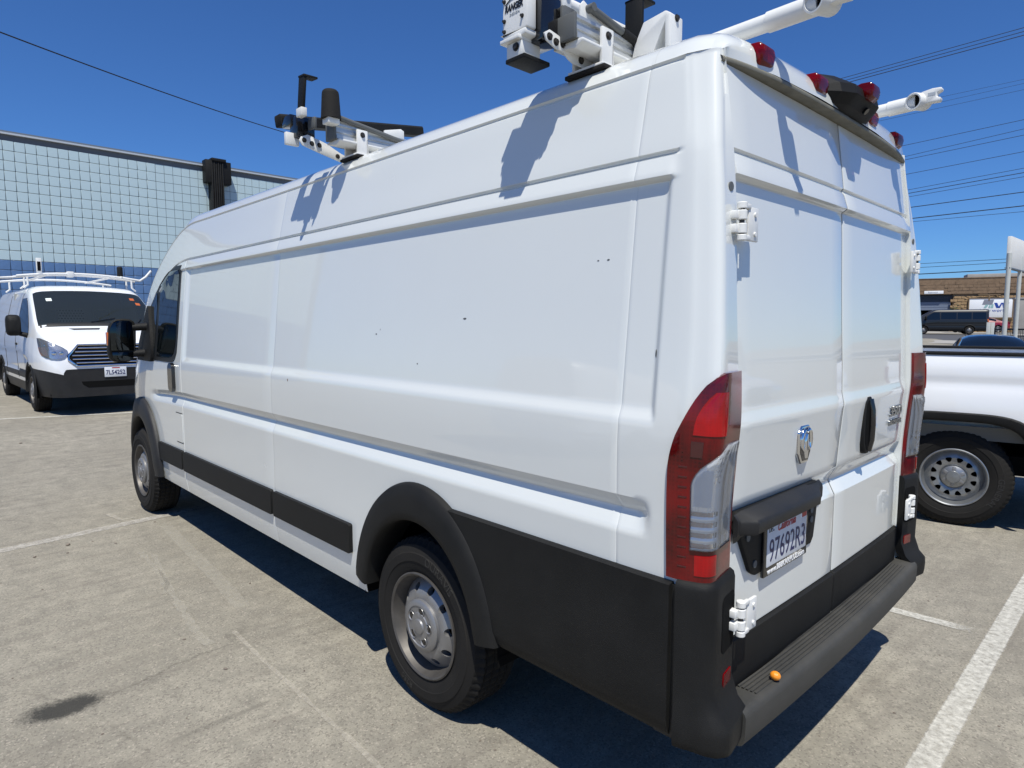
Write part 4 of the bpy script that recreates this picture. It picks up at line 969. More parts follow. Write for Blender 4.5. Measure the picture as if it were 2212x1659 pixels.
t = MB(); t.cyl((xr_-.04, .862, 2.650), (xr_-.04, .45, 2.590), .0125); t.cyl((xr_-.028, .865, 2.650), (xr_-.055, .865, 2.650), .013); rp(t, 'gas_strut', 'grey_trim', smooth=50)
t = MB(); t.cyl((xr_-.04, .70, 2.626), (xr_-.04, .40, 2.584), .016); rp(t, 'strut_barrel', 'plastic')
def upright(x, y, z0, z1, w_, d_, flange, mb_name='ladder_stop', lean=0):
    t = MB(); pr = [(0,0),(w_,0),(w_,1),(0,1)]
    t.prism([(0,z0),(w_,z0),(w_-lean,z1-.012),(w_-lean+.004,z1-.003),(w_-lean+.0,z1),(-lean,z1)], lambda a, c: (x+a, y, c), lambda a, c: (x+a, y+d_, c))
    t.box(x-lean-.004, x+w_-lean+.002, y-(flange if flange > 0 else 0), y+d_+(0 if flange > 0 else -flange), z1-.010, z1)
    return rp(t, mb_name, 'plastic', bevel=.004)
upright(.597, .585, 2.60, 2.778, .070, .016, .062)
t = MB(); t.box(.60, .662, .57, .60, 2.575, 2.625); rp(t, 'stop_socket', 'rack_white', bevel=.003)
# inverted-V support of the rear roller
t = MB(); t.prism([(.62,2.520),(.60,2.600),(.565,2.665),(.478,2.676),(.458,2.662),(.458,2.520),(.478,2.520),(.480,2.640),(.520,2.560),(.53,2.520)], lambda a, c: (a, .56, c), lambda a, c: (a, .635, c)); vb = rp(t, 'roller_support', 'rack_white', bevel=.004)
bolt((.458, .598, 2.655), (-1,0,0), .008, vb)
# rear roller arms with cross tubes
for y, xh in ((.57, -.002), (-.57, .044)):
    t = MB(); t.tube([(.62, y, 2.545), (.15, y, 2.552)], .026, 20); a_ = rp(t, 'roller_arm', 'rack_white')
    t = MB(); t.tube([(.155, y, 2.552), (xh+.008, y, 2.555)], .030, 20); rp(t, 'arm_sleeve', 'rack_white', a_)
    t = MB(); n = 20; prof = [(.024,-.045),(.032,-.045),(.034,-.04),(.034,.040),(.032,.044),(.027,.044),(.027,.0)]
    t.lathe(prof, (xh, y, 2.556), (.25,1,-.12), n); rp(t, 'cross_tube', 'rack_white', a_, smooth=50)
    t = MB(); t.lathe([(.0265,.018),(.0005,.018)], (xh, y, 2.556), (.25,1,-.12), 16); rp(t, 'tube_bore', 'dark', a_)
    t = MB(); t.prism([(-.010,-.026),(-.040,-.022),(-.078,-.026),(-.082,-.012),(-.068,-.006),(-.068,.010),(-.084,.016),(-.082,.028),(-.05,.032),(-.010,.028)], lambda a, c: (xh+a, y-.016, 2.560+c-a*.05), lambda a, c: (xh+a, y+.016, 2.560+c-a*.05)); ah = rp(t, 'arm_hook', 'rack_white', a_, bevel=.004)
    t = MB(); t.box(xh-.062, xh-.036, y+.0161, y+.0170, 2.566, 2.578); rp(t, 'maker_label', 'text_grey', ah)
# --- front unit, left end
kids0 = set(rack.children)
t = MB()
A_, B_ = Vector((xf_+.235, 1.10, 2.646)), Vector((xf_+.255, .20, 2.775))
d = (B_-A_).normalized(); sx = Vector((1,0,0)); sz = d.cross(sx)*-1; sz = sz if sz.z > 0 else -sz
pr = [(-.028,-.026),(.028,-.026),(.034,-.018),(.034,.018),(.028,.028),(-.028,.028),(-.034,.018),(-.034,-.018)]
t.prism(pr, lambda a, c: A_+sx*a+sz*c, lambda a, c: B_+sx*a+sz*c); bb_ = rp(t, 'ladder_bar', 'plastic', smooth=20)
t = MB(); t.prism([(a*1.08, c*1.08) for a, c in pr], lambda a, c: A_-d*.004+sx*a+sz*c, lambda a, c: A_+d*.05+sx*a+sz*c); rp(t, 'bar_cap', 'rubber', bb_, bevel=.003)
t = MB(); t.box(xf_+.105, xf_+.20, 1.045, 1.10, 2.600, 2.655); t.box(xf_+.06, xf_+.135, .99, 1.09, 2.535, 2.640); rp(t, 'carriage', 'gloss_black', bevel=.006)
t = MB(); t.box(xf_-.02, xf_+.05, 1.02, 1.035, 2.575, 2.628); rp(t, 'side_cover', 'grey_trim', bevel=.004)
t = MB(); t.prism([(1.085,2.530),(1.095,2.510),(1.08,2.490),(1.0,2.470),(.86,2.440),(.835,2.448),(.835,2.475),(.87,2.485),(.95,2.520),(1.05,2.545)], lambda a, c: (xf_+.02, a, c), lambda a, c: (xf_+.028, a, c)); hp3 = rp(t, 'hinge_plate', 'rack_white', bevel=.0015)
for y, z in ((1.07,2.515),(1.03,2.506),(.99,2.505),(.89,2.468)): bolt((xf_+.02, y, z), (-1,0,0), .008, hp3)
t = MB(); t.box(xf_+.09, xf_+.115, 1.06, 1.13, 2.500, 2.560); rp(t, 'lower_bracket', 'rack_white', bevel=.004)
t = MB(); t.prism([(0,2.645),(.055,2.650),(.030,2.800),(-.028,2.795)], lambda a, c: (xf_-.03+a, 1.085, c), lambda a, c: (xf_-.03+a, 1.100, c)); ls = rp(t, 'ladder_stop', 'plastic', bevel=.003)
t = MB(); t.prism([(-.03,2.792),(.032,2.797),(.032,2.806),(-.03,2.802)], lambda a, c: (xf_-.03+a, 1.03, c), lambda a, c: (xf_-.03+a, 1.102, c)); rp(t, 'stop_flange', 'plastic', ls, bevel=.002)
t = MB(); t.box(xf_-.035, xf_+.022, 1.078, 1.108, 2.615, 2.655); rp(t, 'stop_socket', 'rack_white', ls, bevel=.003)
t = MB(); t.lathe([(.001,.120),(.030,.118),(.038,.110),(.040,.10),(.046,.0),(.048,-.015),(.001,-.015)], (xf_-.16, 1.02, 2.60), (0,0,1), 20); kb = rp(t, 'ladder_bumper', 'rubber', smooth=50)
t = MB(); t.box(xf_-.19, xf_-.13, .99, 1.05, 2.560, 2.590); rp(t, 'bumper_base', 'rack_white', kb, bevel=.003)
for o in set(rack.children)-kids0: o.location = Vector((.103, -.05, .033))
t = MB(); t.prism([(.99,2.612),(.985,2.640),(.94,2.655),(.90,2.635),(.72,2.622),(.72,2.612)], lambda a, c: (xf_-.020, a, c), lambda a, c: (xf_-.030, a, c)); rp(t, 'wedge_plate', 'rack_white', bevel=.002)
t = MB(); t.cyl((xf_-.045, .935, 2.640), (xf_-.045, .50, 2.585), .0125); rp(t, 'gas_strut', 'grey_trim')
t = MB(); t.prism([(.62,2.62),(.62,2.655),(.52,2.680),(.50,2.672),(.50,2.62)], lambda a, c: (xf_+.02, a, c), lambda a, c: (xf_+.035, a, c)); rp(t, 'bar_bracket', 'rack_white', bevel=.003)
# drive shaft joining the two crossbars
t = MB(); t.cyl((xr_, -.3, 2.575), (xf_, -.3, 2.575), .016); rp(t, 'drive_shaft', 'alu')
# ------------------------------------------------------------------ low-roof vans (front towards +x of the thing)
def low_van(name, label, loc, rz, paint, cat='van', plate=None, windows=False, rackon=False, group=None, interior=True):
    T = thing(name, label, cat, loc, rz, group)
    YS_ = [(.28,.93),(.40,.965),(.55,.985),(.75,1.0),(1.0,1.005),(1.20,.995),(1.30,.975),(1.55,.925),(1.80,.872),(1.95,.83),(2.0,.80)]
    RF = [(.775,2.035),(.73,2.062),(.66,2.08),(.5,2.095),(.25,2.105),(0,2.11)]
    HH = [(.75,2.11),(1.0,2.085),(1.15,2.03),(1.3,1.94),(1.6,1.76),(1.9,1.56),(2.1,1.425),(2.2,1.365),(2.4,1.295),(2.55,1.23),(2.66,1.12),(2.74,.98),(2.79,.82),(2.80,.72)]
    WW = [(1.9,1),(2.2,.985),(2.4,.955),(2.55,.915),(2.66,.87),(2.74,.81),(2.79,.74),(2.80,.70)]
    ZB_ = .62
    def kk(x): return (stab(HH, x)-ZB_)/(2.11-ZB_) if x > .75 else 1
    def pt(x, y, z):
        zz = z if z < ZB_ else ZB_+(z-ZB_)*kk(x)
        if zz < z: y = lerp(y, y*stab(YS_, min(zz, 2.0))/stab(YS_, min(z, 2.0)), .72)
        if x < -2.6: y *= 1-.05*((-2.6-x)/.2)**2
        y -= .012*sstep(.98, .94, z)*sstep(.62, .66, z)*(1-sstep(1.6, 1.9, x))*(1 if y > 0 else -1)*(abs(y) > .6)
        return (x, y*tab(WW, x), zz)
    X_ = sorted(set([round(v, 3) for v in [-2.8,-2.75,-2.65] + frange(-2.5, 1.2, .07) + frange(1.2, 2.2, .06) + [2.1,2.2,2.28,2.35,2.42,2.5,2.55,2.6,2.64,2.68,2.71,2.74,2.765,2.785,2.80]]))
    Z_ = [.28,.34,.40,.46,.52,.58,.62,.66,.70,.76,.82,.88,.94,.98,1.04,1.12,1.2,1.26,1.3,1.4,1.5,1.6,1.7,1.8,1.88,1.95,2.0]
    P = []
    for x in X_:
        row = [pt(x, stab(YS_, z), z) for z in Z_] + [pt(x, y, z) for y, z in RF]; row += [(a, -y, z) for a, y, z in reversed(row[:-1])]; P.append(row)
    n = len(P[0]); vs = [q for r_ in P for q in r_]; nz = len(Z_)
    AX = (1.80, -1.50); M_ = {'body': MB(), 'clad': MB(), 'glass': MB(), 'nose': MB()}
    fl = {k_: [] for k_ in M_}
    for i in range(len(P)-1):
        for j in range(n-1):
            idx = (i*n+j, i*n+j+1, (i+1)*n+j+1, (i+1)*n+j); c = [sum(vs[q][a] for q in idx)/4 for a in range(3)]
            if abs(c[1]) > .6 and any((c[0]-a)**2+(c[2]-.36)**2 < .41**2 for a in AX): continue
            jj = min(j, n-2-j)
            if 1.22 < c[0] < 2.10 and jj >= nz: fl['glass'].append(idx)
            elif c[0] > 2.10 and jj < Z_.index(.82): fl['clad'].append(idx)
            elif c[2] < .46 or (.50 < c[2] < .64 and c[0] < 1.75 and paint == 'paint2'): fl['clad'].append(idx)
            else: fl['body'].append(idx)
    for k_, mt, nm in (('body', paint, 'body'), ('clad', 'plastic_grey' if paint == 'paint2' else 'plastic', 'bumper'), ('glass', 'windscreen' if interior else 'tint_glass', 'windscreen')):
        M_[k_].add(vs, fl[k_])
        if k_ == 'clad': M_[k_].add(P[-1], [tuple(range(n))])
        if k_ == 'body': M_[k_].add(P[0], [tuple(range(n))])
        o = M_[k_].build(nm, mt, T, smooth=50)
        bmx = bmesh.new(); bmx.from_mesh(o.data); bmesh.ops.delete(bmx, geom=[v for v in bmx.verts if not v.link_faces], context='VERTS'); bmx.to_mesh(o.data); bmx.free()
    bv_ = BVHTree.FromPolygons([Vector(q) for q in vs], [f for k_ in fl for f in fl[k_]] + [tuple((len(P)-1)*n+j for j in range(n))])
    def fr(y, z, o=.006):                       # project from the front on to the shell
        h = bv_.ray_cast(Vector((5, y, z)), Vector((-1, 0, 0))); n_ = h[1] if h[1].x > 0 else -h[1]; return h[0]+n_*o
    def sd(x, z, s_, o=.006):
        h = bv_.ray_cast(Vector((x, s_*4, z)), Vector((0, -s_, 0))); n_ = h[1] if h[1].y*s_ > 0 else -h[1]; return h[0]+n_*o
    def dn(x, y, o=.006):
        h = bv_.ray_cast(Vector((x, y, 5)), Vector((0, 0, -1))); return h[0]+Vector((0, 0, o))
    def patch(nm, mt, A, th=.012, parent=None, dirv=None, **k_):
        dv = Vector(dirv or (-1, 0, 0)); t = MB(); t.slab(A, [[q+dv*th for q in r_] for r_ in A]); return t.build(nm, mt, parent or T, **k_)
    # under side
    t = MB(); t.box(-2.7, 2.6, -.85, .85, .30, .36); t.build('underbody', 'dark', T)
    for a in AX:
        for s_ in (1, -1):
            t = MB(); m_ = 14; ring = [(a+.42*math.cos(math.pi*i/m_), .36+.42*math.sin(math.pi*i/m_)) for i in range(m_+1)]
            t.grid([[(x, s_*y, z) for x, z in [(a+.42, .25)]+ring+[(a-.42, .25)]] for y in (.97, .6)]); t.add([(x, s_*.6, z) for x, z in [(a+.42, .25)]+ring+[(a-.42, .25)]], [tuple(range(m_+3))]); t.build('wheel_well', 'dark', T)
            t = MB(); t.grid([[(a+r_*math.cos(th), s_*(.985+dy), .36+r_*1.0*math.sin(th)) for r_, dy in ((.47,-.01),(.46,.012),(.41,.018),(.395,.01),(.39,-.05))] for th in [math.pi*(-.05+1.1*i/24) for i in range(25)]]); t.build('wheel_arch', 'plastic', T, smooth=60)
    # grille: dark field, hexagon rim, chrome bars
    gz0, gz1 = .765, 1.085
    def hexw(z): return lerp(.47, .62, 1-abs((z-.90)/.19)) if abs(z-.90) < .19 else .47
    zz = frange(gz0, gz1, .035)
    g_ = patch('grille', 'dark', [[fr(lerp(-1, 1, j/12)*hexw(z), z, .004) for j in range(13)] for z in zz])
    ringp = [(hexw(gz0), gz0), (hexw(.90), .90), (hexw(gz1), gz1)]
    loop = [(lerp(-ringp[0][0], ringp[0][0], i/8), gz0) for i in range(9)] + [(ringp[1][0], .86), (ringp[1][0]-.0, .92)] + [(lerp(ringp[2][0], -ringp[2][0], i/8), gz1) for i in range(9)] + [(-ringp[1][0], .92), (-ringp[1][0], .86)]
    t = MB(); lp_ = [fr(y, z, .012) for y, z in loop]; t.tube(lp_+[lp_[0]], .017, 8); t.build('grille_rim', 'chrome' if paint == 'paint2' else 'gloss_black', T)
    for i in range(5):
        z = .815+i*.056; hw = hexw(z)-.03; t = MB(); t.tube([fr(lerp(-hw, hw, j/10), z, .012) for j in range(11)], .0135, 8); t.build('grille_bar', 'chrome' if paint == 'paint2' else 'gloss_black', T)
    # headlights
    for s_ in (1, -1):
        rows = []
        for z, y0, y1 in ((.885,.68,.80),(.90,.635,.86),(.93,.600,.905),(.97,.575,.925),(1.01,.58,.935),(1.06,.64,.94),(1.11,.73,.945),(1.16,.83,.948),(1.20,.91,.95)):
            row = []
            for j in range(9):
                y = min(lerp(y0, y1, j/8), .955)
                h = bv_.ray_cast(Vector((4.5, s_*(y+.25), z)), Vector((-1, -s_*.12, 0)))
                row.append(h[0]+Vector((.012, s_*.004, 0)))
            rows.append(row)
        t = MB(); t.grid([[q-Vector((.006, 0, 0)) for q in r_] for r_ in rows]); hl = t.build('headlight', 'chrome', T, smooth=30)
        t = MB(); t.slab([[q+Vector((.010, 0, 0)) for q in r_] for r_ in rows], rows); t.build('headlight_lens', 'clear', hl, smooth=60)
        t = MB(); t.grid([[q+Vector((.002, s_*.002, 0)) for q in r_[6:]] for r_ in rows[2:6]]); t.build('indicator', 'amber', hl)
        for jj in (2, 4): t = MB(); q = rows[3][jj]; t.ball(q, .02, .035, .03, 12, 8); t.build('lamp_bowl', 'chrome' , hl)
        # mirrors
        my = 1.14*s_
        t = MB(); ov = [(.10*math.copysign(abs(math.cos(a))**.5, math.cos(a)), .17*math.copysign(abs(math.sin(a))**.5, math.sin(a))) for a in [2*math.pi*i/18 for i in range(18)]]
        t.grid([[(1.62+dx, my+y*k_, 1.40+z*k_) for y, z in ov+[ov[0]]] for dx, k_ in ((-.03,.9),(-.02,1),(.05,1),(.10,.85),(.12,.4))]); t.add([(1.74, my+y*.4, 1.40+z*.4) for y, z in ov], [tuple(range(18))]); t.add([(1.59, my+y*.9, 1.40+z*.9) for y, z in ov], [tuple(range(18))])
        mi = t.build('door_mirror', 'plastic', T, smooth=50)
        t = MB(); t.tube([(1.65, s_*1.08, 1.27), (1.68, s_*.98, 1.24), (1.72, s_*.93, 1.22)], [.035,.04,.06], 10); t.build('mirror_arm', 'plastic', mi)
        # door window
        wr = [(z, lerp(.62, .66, (z-1.25)/.6), stab([(1.22,1.80),(1.4,1.66),(1.6,1.43),(1.75,1.24),(1.87,1.05)], z)) for z in frange(1.24, 1.86, .06)]
        patch('door_window', 'tint_glass', [[sd(lerp(a, b_, j/8), z, s_) for j in range(9)] for z, a, b_ in wr], .01, dirv=(0, -s_, 0), smooth=60)
        if windows:
            for x0, x1 in ((-.55,.55),(-1.6,-.62),(-2.6,-1.68)): patch('side_window', 'tint_glass', [[sd(lerp(x0, x1, j/4), z, s_) for j in range(5)] for z in frange(1.28, 1.84, .14)], .01, dirv=(0, -s_, 0))
            q = sd(-2.74, 1.1, s_); t = MB(); t.box(-2.80, -2.68, *sorted((q.y, q.y-s_*.10)), .95, 1.28); t.build('tail_light', 'amber', T, bevel=.01)
        for x in (.60, -.75):                                              # door seams
            t = MB(); A = [sd(x, z, s_, .001) for z in frange(.5, 1.95, .1)]; t.tube(A, .004, 5); t.build('door_seam', 'seal', T)
        t = MB(); q = sd(.72, 1.08, s_); t.ball(q, .075, .016, .02, 14, 8); t.build('door_handle', 'plastic', T)
    # hood vent slot, wipers
    if paint == 'paint2':
        for s_ in (1, -1): patch('hood_vent', 'seal', [[dn(x, s_*lerp(y0, y1, j/6), .003) for j in range(7)] for x, y0, y1 in ((2.235,.06,.50),(2.30,.09,.44))], .01, dirv=(0, 0, -1))
    for s_ in (1, -1):
        t = MB(); t.tube([dn(2.08, .35*s_+.2, .02), dn(1.98, .2*s_+.42, .02)], .008, 6); t.build('wiper', 'seal', T)
    patch('scuttle', 'seal', [[dn(x, lerp(-.86, .86, j/12), .003) for j in range(13)] for x in (2.065, 2.16)], .01, dirv=(0, 0, -1), smooth=60)
    # lower air intake and seam lines of the bumper
    patch('air_intake', 'dark', [[fr(lerp(-.45, .45, j/8)*k_, z, .003) for j in range(9)] for z, k_ in ((.42,.85),(.47,1.0),(.52,1.05))])
    if plate:
        q = fr(0, .655, .012); t = MB(); t.box(q.x-.01, q.x+.004, -.155, .155, .575, .735); pl_ = t.build('licence_plate', 'plate_white', T, bevel=.003)
        text('lettering', plate, .10, 'ink_blue', pl_, (q.x+.005, 0, .648), (0,1,0), (0,0,1), width=.27, extrude=.0005, bold=.0016)
        t = MB(); t.box(q.x+.003, q.x+.0055, -.05, .06, .712, .728); t.build('plate_band', 'ink_red', pl_)
    if interior:
        t = MB(); t.box(-.35, -.30, -.86, .86, .5, 1.98); t.build('partition', 'partition', T)
        t = MB(); t.prism([(1.15,.9),(1.25,1.18),(1.55,1.27),(1.98,1.26),(2.05,.9)], lambda a, c: (a, -.85, c), lambda a, c: (a, .85, c)); t.build('dashboard', 'seat', T, bevel=.03)
        for y in (-.42, .42):
            t = MB(); t.box(.05, .25, y-.25, y+.25, .8, 1.42); t.box(.10, .22, y-.13, y+.13, 1.45, 1.68); t.box(.05, .6, y-.25, y+.25, .75, .95); t.build('seat', 'seat', T, bevel=.05, seg=3)
        t = MB(); t.lathe([(.185+.014*math.cos(a), .014*math.sin(a)) for a in [2*math.pi*i/8 for i in range(9)]], (1.05, .42, 1.26), (-.8,0,.6), 28); t.build('steering_wheel', 'seat', T)
        t = MB()
        for i in range(9):
            for j in range(12): t.add([( -.298, .02+.05*(j-8)+.025*(i % 2)+a, 1.28+.05*i+c) for a, c in ((-.016,0),(0,.016),(.016,0),(0,-.016))], [(0,1,2,3)])
        t.build('partition_mesh', 'dark', T, recalc=False)
        q = dn(1.42, -.62, .004); t = MB(); t.slab([[dn(x, y, .004) for y in (-.66,-.58)] for x in (1.42,1.50)], [[dn(x, y, .001) for y in (-.66,-.58)] for x in (1.42,1.50)]); t.build('screen_sticker', 'sticker', T)
        for x, y in ((1.36,.60),(1.50,.66)): t = MB(); t.slab([[dn(a, c, .004) for c in (y, y+.07)] for a in (x, x+.07)], [[dn(a, c, .001) for c in (y, y+.07)] for a in (x, x+.07)]); t.build('screen_sticker', 'amber', T)
    for a in AX:
        for s_ in (1, -1): wheel(T, (a, s_*.965, .35), s_, .352, .225, .215, 'van')
    return T
tv = on_ground(250, 880)
TZ = .235
LV = low_van('low_roof_van', 'white low-roof van facing the camera with chrome barred grille and bent roof rack', (13.95, .02, TZ), R(180.6), 'paint2', plate='7L54252')
# its roof rack: a thing of its own
LR = thing('tube_rack', 'bent white tube rack on the roof of the white low-roof van', 'ladder rack', (13.95, .02, TZ+2.1), R(180.6))
def arc(x, s0=1.0): return [(x, y, .145+.075*(1-(y/.95)**2)+(.0 if y > -.9 else 0)) for y in [(-.95+1.9*i/16) for i in range(17)]]
for x in (.78, .42, -1.4):
    t = MB(); t.tube(arc(x), .022, 10); bow = t.build('bow', 'rack_white', LR)
    for s_ in (1, -1): t = MB(); t.tube([(x, s_*.80, .165), (x+.02, s_*.80, .0), (x+.02, s_*.86, -.06)], .016, 8); t.build('leg', 'rack_white', bow)
t = MB(); t.tube([(.80,.62,.195),(.62,.90,.165),(.60,1.0,.16),(.60,1.10,.235),(.60,1.20,.36)], .022, 10); t.build('side_hook', 'rack_white', LR, smooth=50)
t = MB(); t.tube([(.42,-.95,.14),(.42,-1.15,.12),(.40,-1.28,.25)], .022, 10); t.build('side_hook', 'rack_white', LR, smooth=50)
for y, hh in ((.66,.30), (-.60,.36)):
    t = MB(); t.box(.60, .63, y-.04, y+.04, .16, .16+hh*.9) if y < 0 else t.lathe([(.045,0),(.05,.02),(.048,.19),(.03,.21),(.001,.21)], (.60, y, .20), (0,0,1), 14)
    t.build('post', 'plastic' if y > 0 else 'rack_white', LR, bevel=.006 if y < 0 else 0)
t = MB(); t.box(.631, .634, -.625, -.575, .26, .42); t.build('post_slot', 'dark', LR)
t = MB(); t.box(.70, .82, -.22, -.12, .16, .26); t.build('clamp', 'rack_white', LR, bevel=.01)
for y in (-.5, .5): t = MB(); t.cyl((-1.5, y, .19), (.8, y, .19), .018, 10); t.build('side_tube', 'rack_white', LR)

low_van('low_roof_van', 'white low-roof van added out of frame to give a faint reflection in the long van side', (4.6, 8.2, 0), R(100), 'paint2', interior=False)  # unseen van added to give the side panels something to reflect
# ------------------------------------------------------------------ white pickup at the right: rear axle at local x=-1.85, side wall at y=+1.0
def pickup(label, loc, rz):
    T = thing('pickup_truck', label, 'pickup truck', loc, rz)
    AXR, AXF, RZ = -1.85, 1.85, .40
    PS = [(.55,.955),(.62,.975),(.80,1.0),(.95,1.005),(1.10,.998),(1.18,.985),(1.22,.992),(1.30,.985),(1.36,.968),(1.40,.955)]
    def sy(x, z):
        y = stab(PS, z)
        for a in (AXR, AXF):
            d = max(abs(x-a)/.62, 0); y += .022*max(0, 1-d**3)*sstep(1.25, .95, z)      # swollen arch
        return y
    def arch(x, z):
        for a in (AXR, AXF):
            dx, dz = abs(x-a), z-.42
            if dz < 0 and dx < .50: return True
            if dx < .52 and dz < .50 and (dx/.52)**4+(dz/.50)**4 < 1: return True
        return False
    X_ = frange(-3.05, -.95, .035); Z_ = [.55,.58] + frange(.62, 1.40, .03)
    for s_ in (1, -1):
        t = MB(); vs = [(x, s_*sy(x, z), z) for x in X_ for z in Z_]; k_ = len(Z_)
        t.add(vs, [(i*k_+j, i*k_+j+1, (i+1)*k_+j+1, (i+1)*k_+j) for i in range(len(X_)-1) for j in range(k_-1) if not arch((X_[i]+X_[i+1])/2, (Z_[j]+Z_[j+1])/2)])
        t.grid([[(x, s_*y, z) for x in (-3.05, -.95)] for y, z in ((.955,1.40),(.86,1.40),(.86,.75),(.3,.75))])
        t.build('bed_side', 'paint2', T, smooth=50)
        t = MB(); t.box(-3.06, -.95, *sorted((s_*.845, s_*.968)), 1.398, 1.425); t.build('bed_rail', 'plastic', T, bevel=.008)
        for a in (AXR, AXF):
            t = MB(); rows = []
            for i in range(41):
                th = math.pi*(-.03+1.06*i/40); c, s2 = math.cos(th), math.sin(th)
                kx = (abs(c)**4+abs(s2)**4)**-.25
                row = []
                for r_, dy in ((.545,.004),(.535,.020),(.49,.022),(.475,.014),(.468,-.02),(.468,-.10)):
                    x = a+r_*1.02*c*kx; z = .42+(r_-.02)*s2*kx; row.append((x, s_*(sy(x, max(.56, min(z, 1.38)))+dy), z))
                rows.append(row)
            t.grid(rows); t.build('wheel_arch', 'plastic', T, smooth=50)
            t = MB(); n = 20; ring = [(a+.50*math.copysign(abs(math.cos(q))**.5, math.cos(q)), .42+.47*abs(math.sin(q))**.5) for q in [math.pi*i/n for i in range(n+1)]]
            t.grid([[(x, s_*y, z) for x, z in [(a+.50, .45)]+ring+[(a-.50, .45)]] for y in (.96, .60)]); t.add([(x, s_*.60, z) for x, z in [(a+.50, .45)]+ring+[(a-.50, .45)]], [tuple(range(n+3))]); t.build('wheel_well', 'dark', T)
            t = MB(); t.grid([[(a+dx, s_*y, z) for dx in (-.45,-.2,0,.2,.43)] for y, z in ((.955,.83),(.93,.76),(.93,.72))]); t.build('well_liner', 'grey_trim', T)
            wheel(T, (a, s_*.95, RZ), s_, .402, .265, .232, 'truck', words=(('GENERAL', .06, R(-18)),) if a == AXR else None)
    t = MB(); t.box(-3.09, -3.02, -.93, .93, .60, 1.40); t.build('tailgate', 'paint2', T, bevel=.015)
    t = MB(); t.box(-3.22, -3.05, -.95, .95, .48, .62); t.build('rear_bumper', 'chrome', T, bevel=.02)
    t = MB(); t.box(-2.95, 2.6, -.85, .85, .45, .60); t.build('chassis', 'dark', T)
    for s_ in (1, -1): t = MB(); t.box(-3.10, -2.98, *sorted((s_*.86, s_*.972)), .95, 1.34); t.build('tail_light', 'red_lens', T, bevel=.01)
    # cab and nose
    HH = [(-.93,1.88),(-.7,1.93),(.1,1.95),(.5,1.88),(.9,1.62),(1.25,1.36),(1.4,1.30),(2.3,1.24),(2.65,1.15),(2.75,.95),(2.78,.7)]
    CS = [(.5,.95),(.62,.975),(.9,1.005),(1.15,.99),(1.25,.965),(1.5,.87),(1.75,.76),(1.85,.68)]
    def pt(x, z, y=None):
        k_ = (stab(HH, x)-.6)/(1.95-.6); zz = z if z < .6 else .6+(z-.6)*k_
        y = stab(CS, z) if y is None else y
        if zz < z: y = lerp(y, y*stab(CS, zz)/stab(CS, min(z, 1.85)), .85)
        return (x, y*(1-.12*sstep(2.4, 2.78, x)), zz)
    XX = sorted(set([-.94] + frange(-.93, 2.7, .06) + [2.74, 2.78])); ZZ = [.5,.6,.7,.8,.9,1.0,1.1,1.15,1.2,1.25,1.3,1.4,1.5,1.6,1.7,1.8,1.85]
    P = [[pt(x, z) for z in ZZ] + [pt(x, 1.92, .58), pt(x, 1.945, .35), pt(x, 1.95, 0)] for x in XX]; P = [r_+[(a, -y, z) for a, y, z in reversed(r_[:-1])] for r_ in P]
    n = len(P[0]); vs = [q for r_ in P for q in r_]; t = MB(); g_ = MB(); fa, fb = [], []
    for i in range(len(P)-1):
        for j in range(n-1):
            idx = (i*n+j, i*n+j+1, (i+1)*n+j+1, (i+1)*n+j); c = [sum(vs[q][a] for q in idx)/4 for a in range(3)]
            if abs(c[1]) > .6 and arch(c[0], c[2]): continue
            side_win = 1.27 < c[2] < 1.78 and min(j, n-2-j) < len(ZZ) and -.8 < c[0] < .75 and c[2] < stab(HH, c[0])-.14
            front = .42 < c[0] < 1.28 and min(j, n-2-j) >= len(ZZ)
            (fb if side_win or front else fa).append(idx)
    t.add(vs, fa); t.add(P[0], [tuple(range(n))]); t.add(P[-1], [tuple(range(n))]); t.build('cab', 'paint2', T, smooth=45); g_.add(vs, fb); o = g_.build('cab_glass', 'tint_glass', T, smooth=45)
    bmx = bmesh.new(); bmx.from_mesh(o.data); bmesh.ops.delete(bmx, geom=[v for v in bmx.verts if not v.link_faces], context='VERTS'); bmx.to_mesh(o.data); bmx.free()
    t = MB(); t.box(2.70, 2.90, -.95, .95, .45, .72); t.build('front_bumper', 'plastic', T, bevel=.03)
    t = MB(); t.box(2.735, 2.80, -.55, .55, .74, 1.08); t.build('grille', 'gloss_black', T, bevel=.02)
    for s_ in (1, -1):
        t = MB(); t.box(2.60, 2.79, *sorted((s_*.58, s_*.86)), .86, 1.08); t.build('headlight', 'chrome', T, bevel=.02)
        t = MB(); t.box(.70, .86, *sorted((s_*1.0, s_*1.20)), 1.18, 1.40); t.build('door_mirror', 'plastic', T, bevel=.03)
    return T
PA = R(10)
wc = Vector((.455, -3.62, 0)); ang = PA
d_ = Vector((math.cos(ang), math.sin(ang), 0)); n_ = Vector((-math.sin(ang), math.cos(ang), 0))
pickup('white pickup truck at the right edge with black bed rail and grey steel wheels', wc + d_*1.85 - n_*.97, ang)

pickup('white pickup truck added out of frame to be reflected in the rear doors', Vector((-5.6, -5.2, 0)), R(14))  # unseen truck added as the white vehicle mirrored in the rear doors

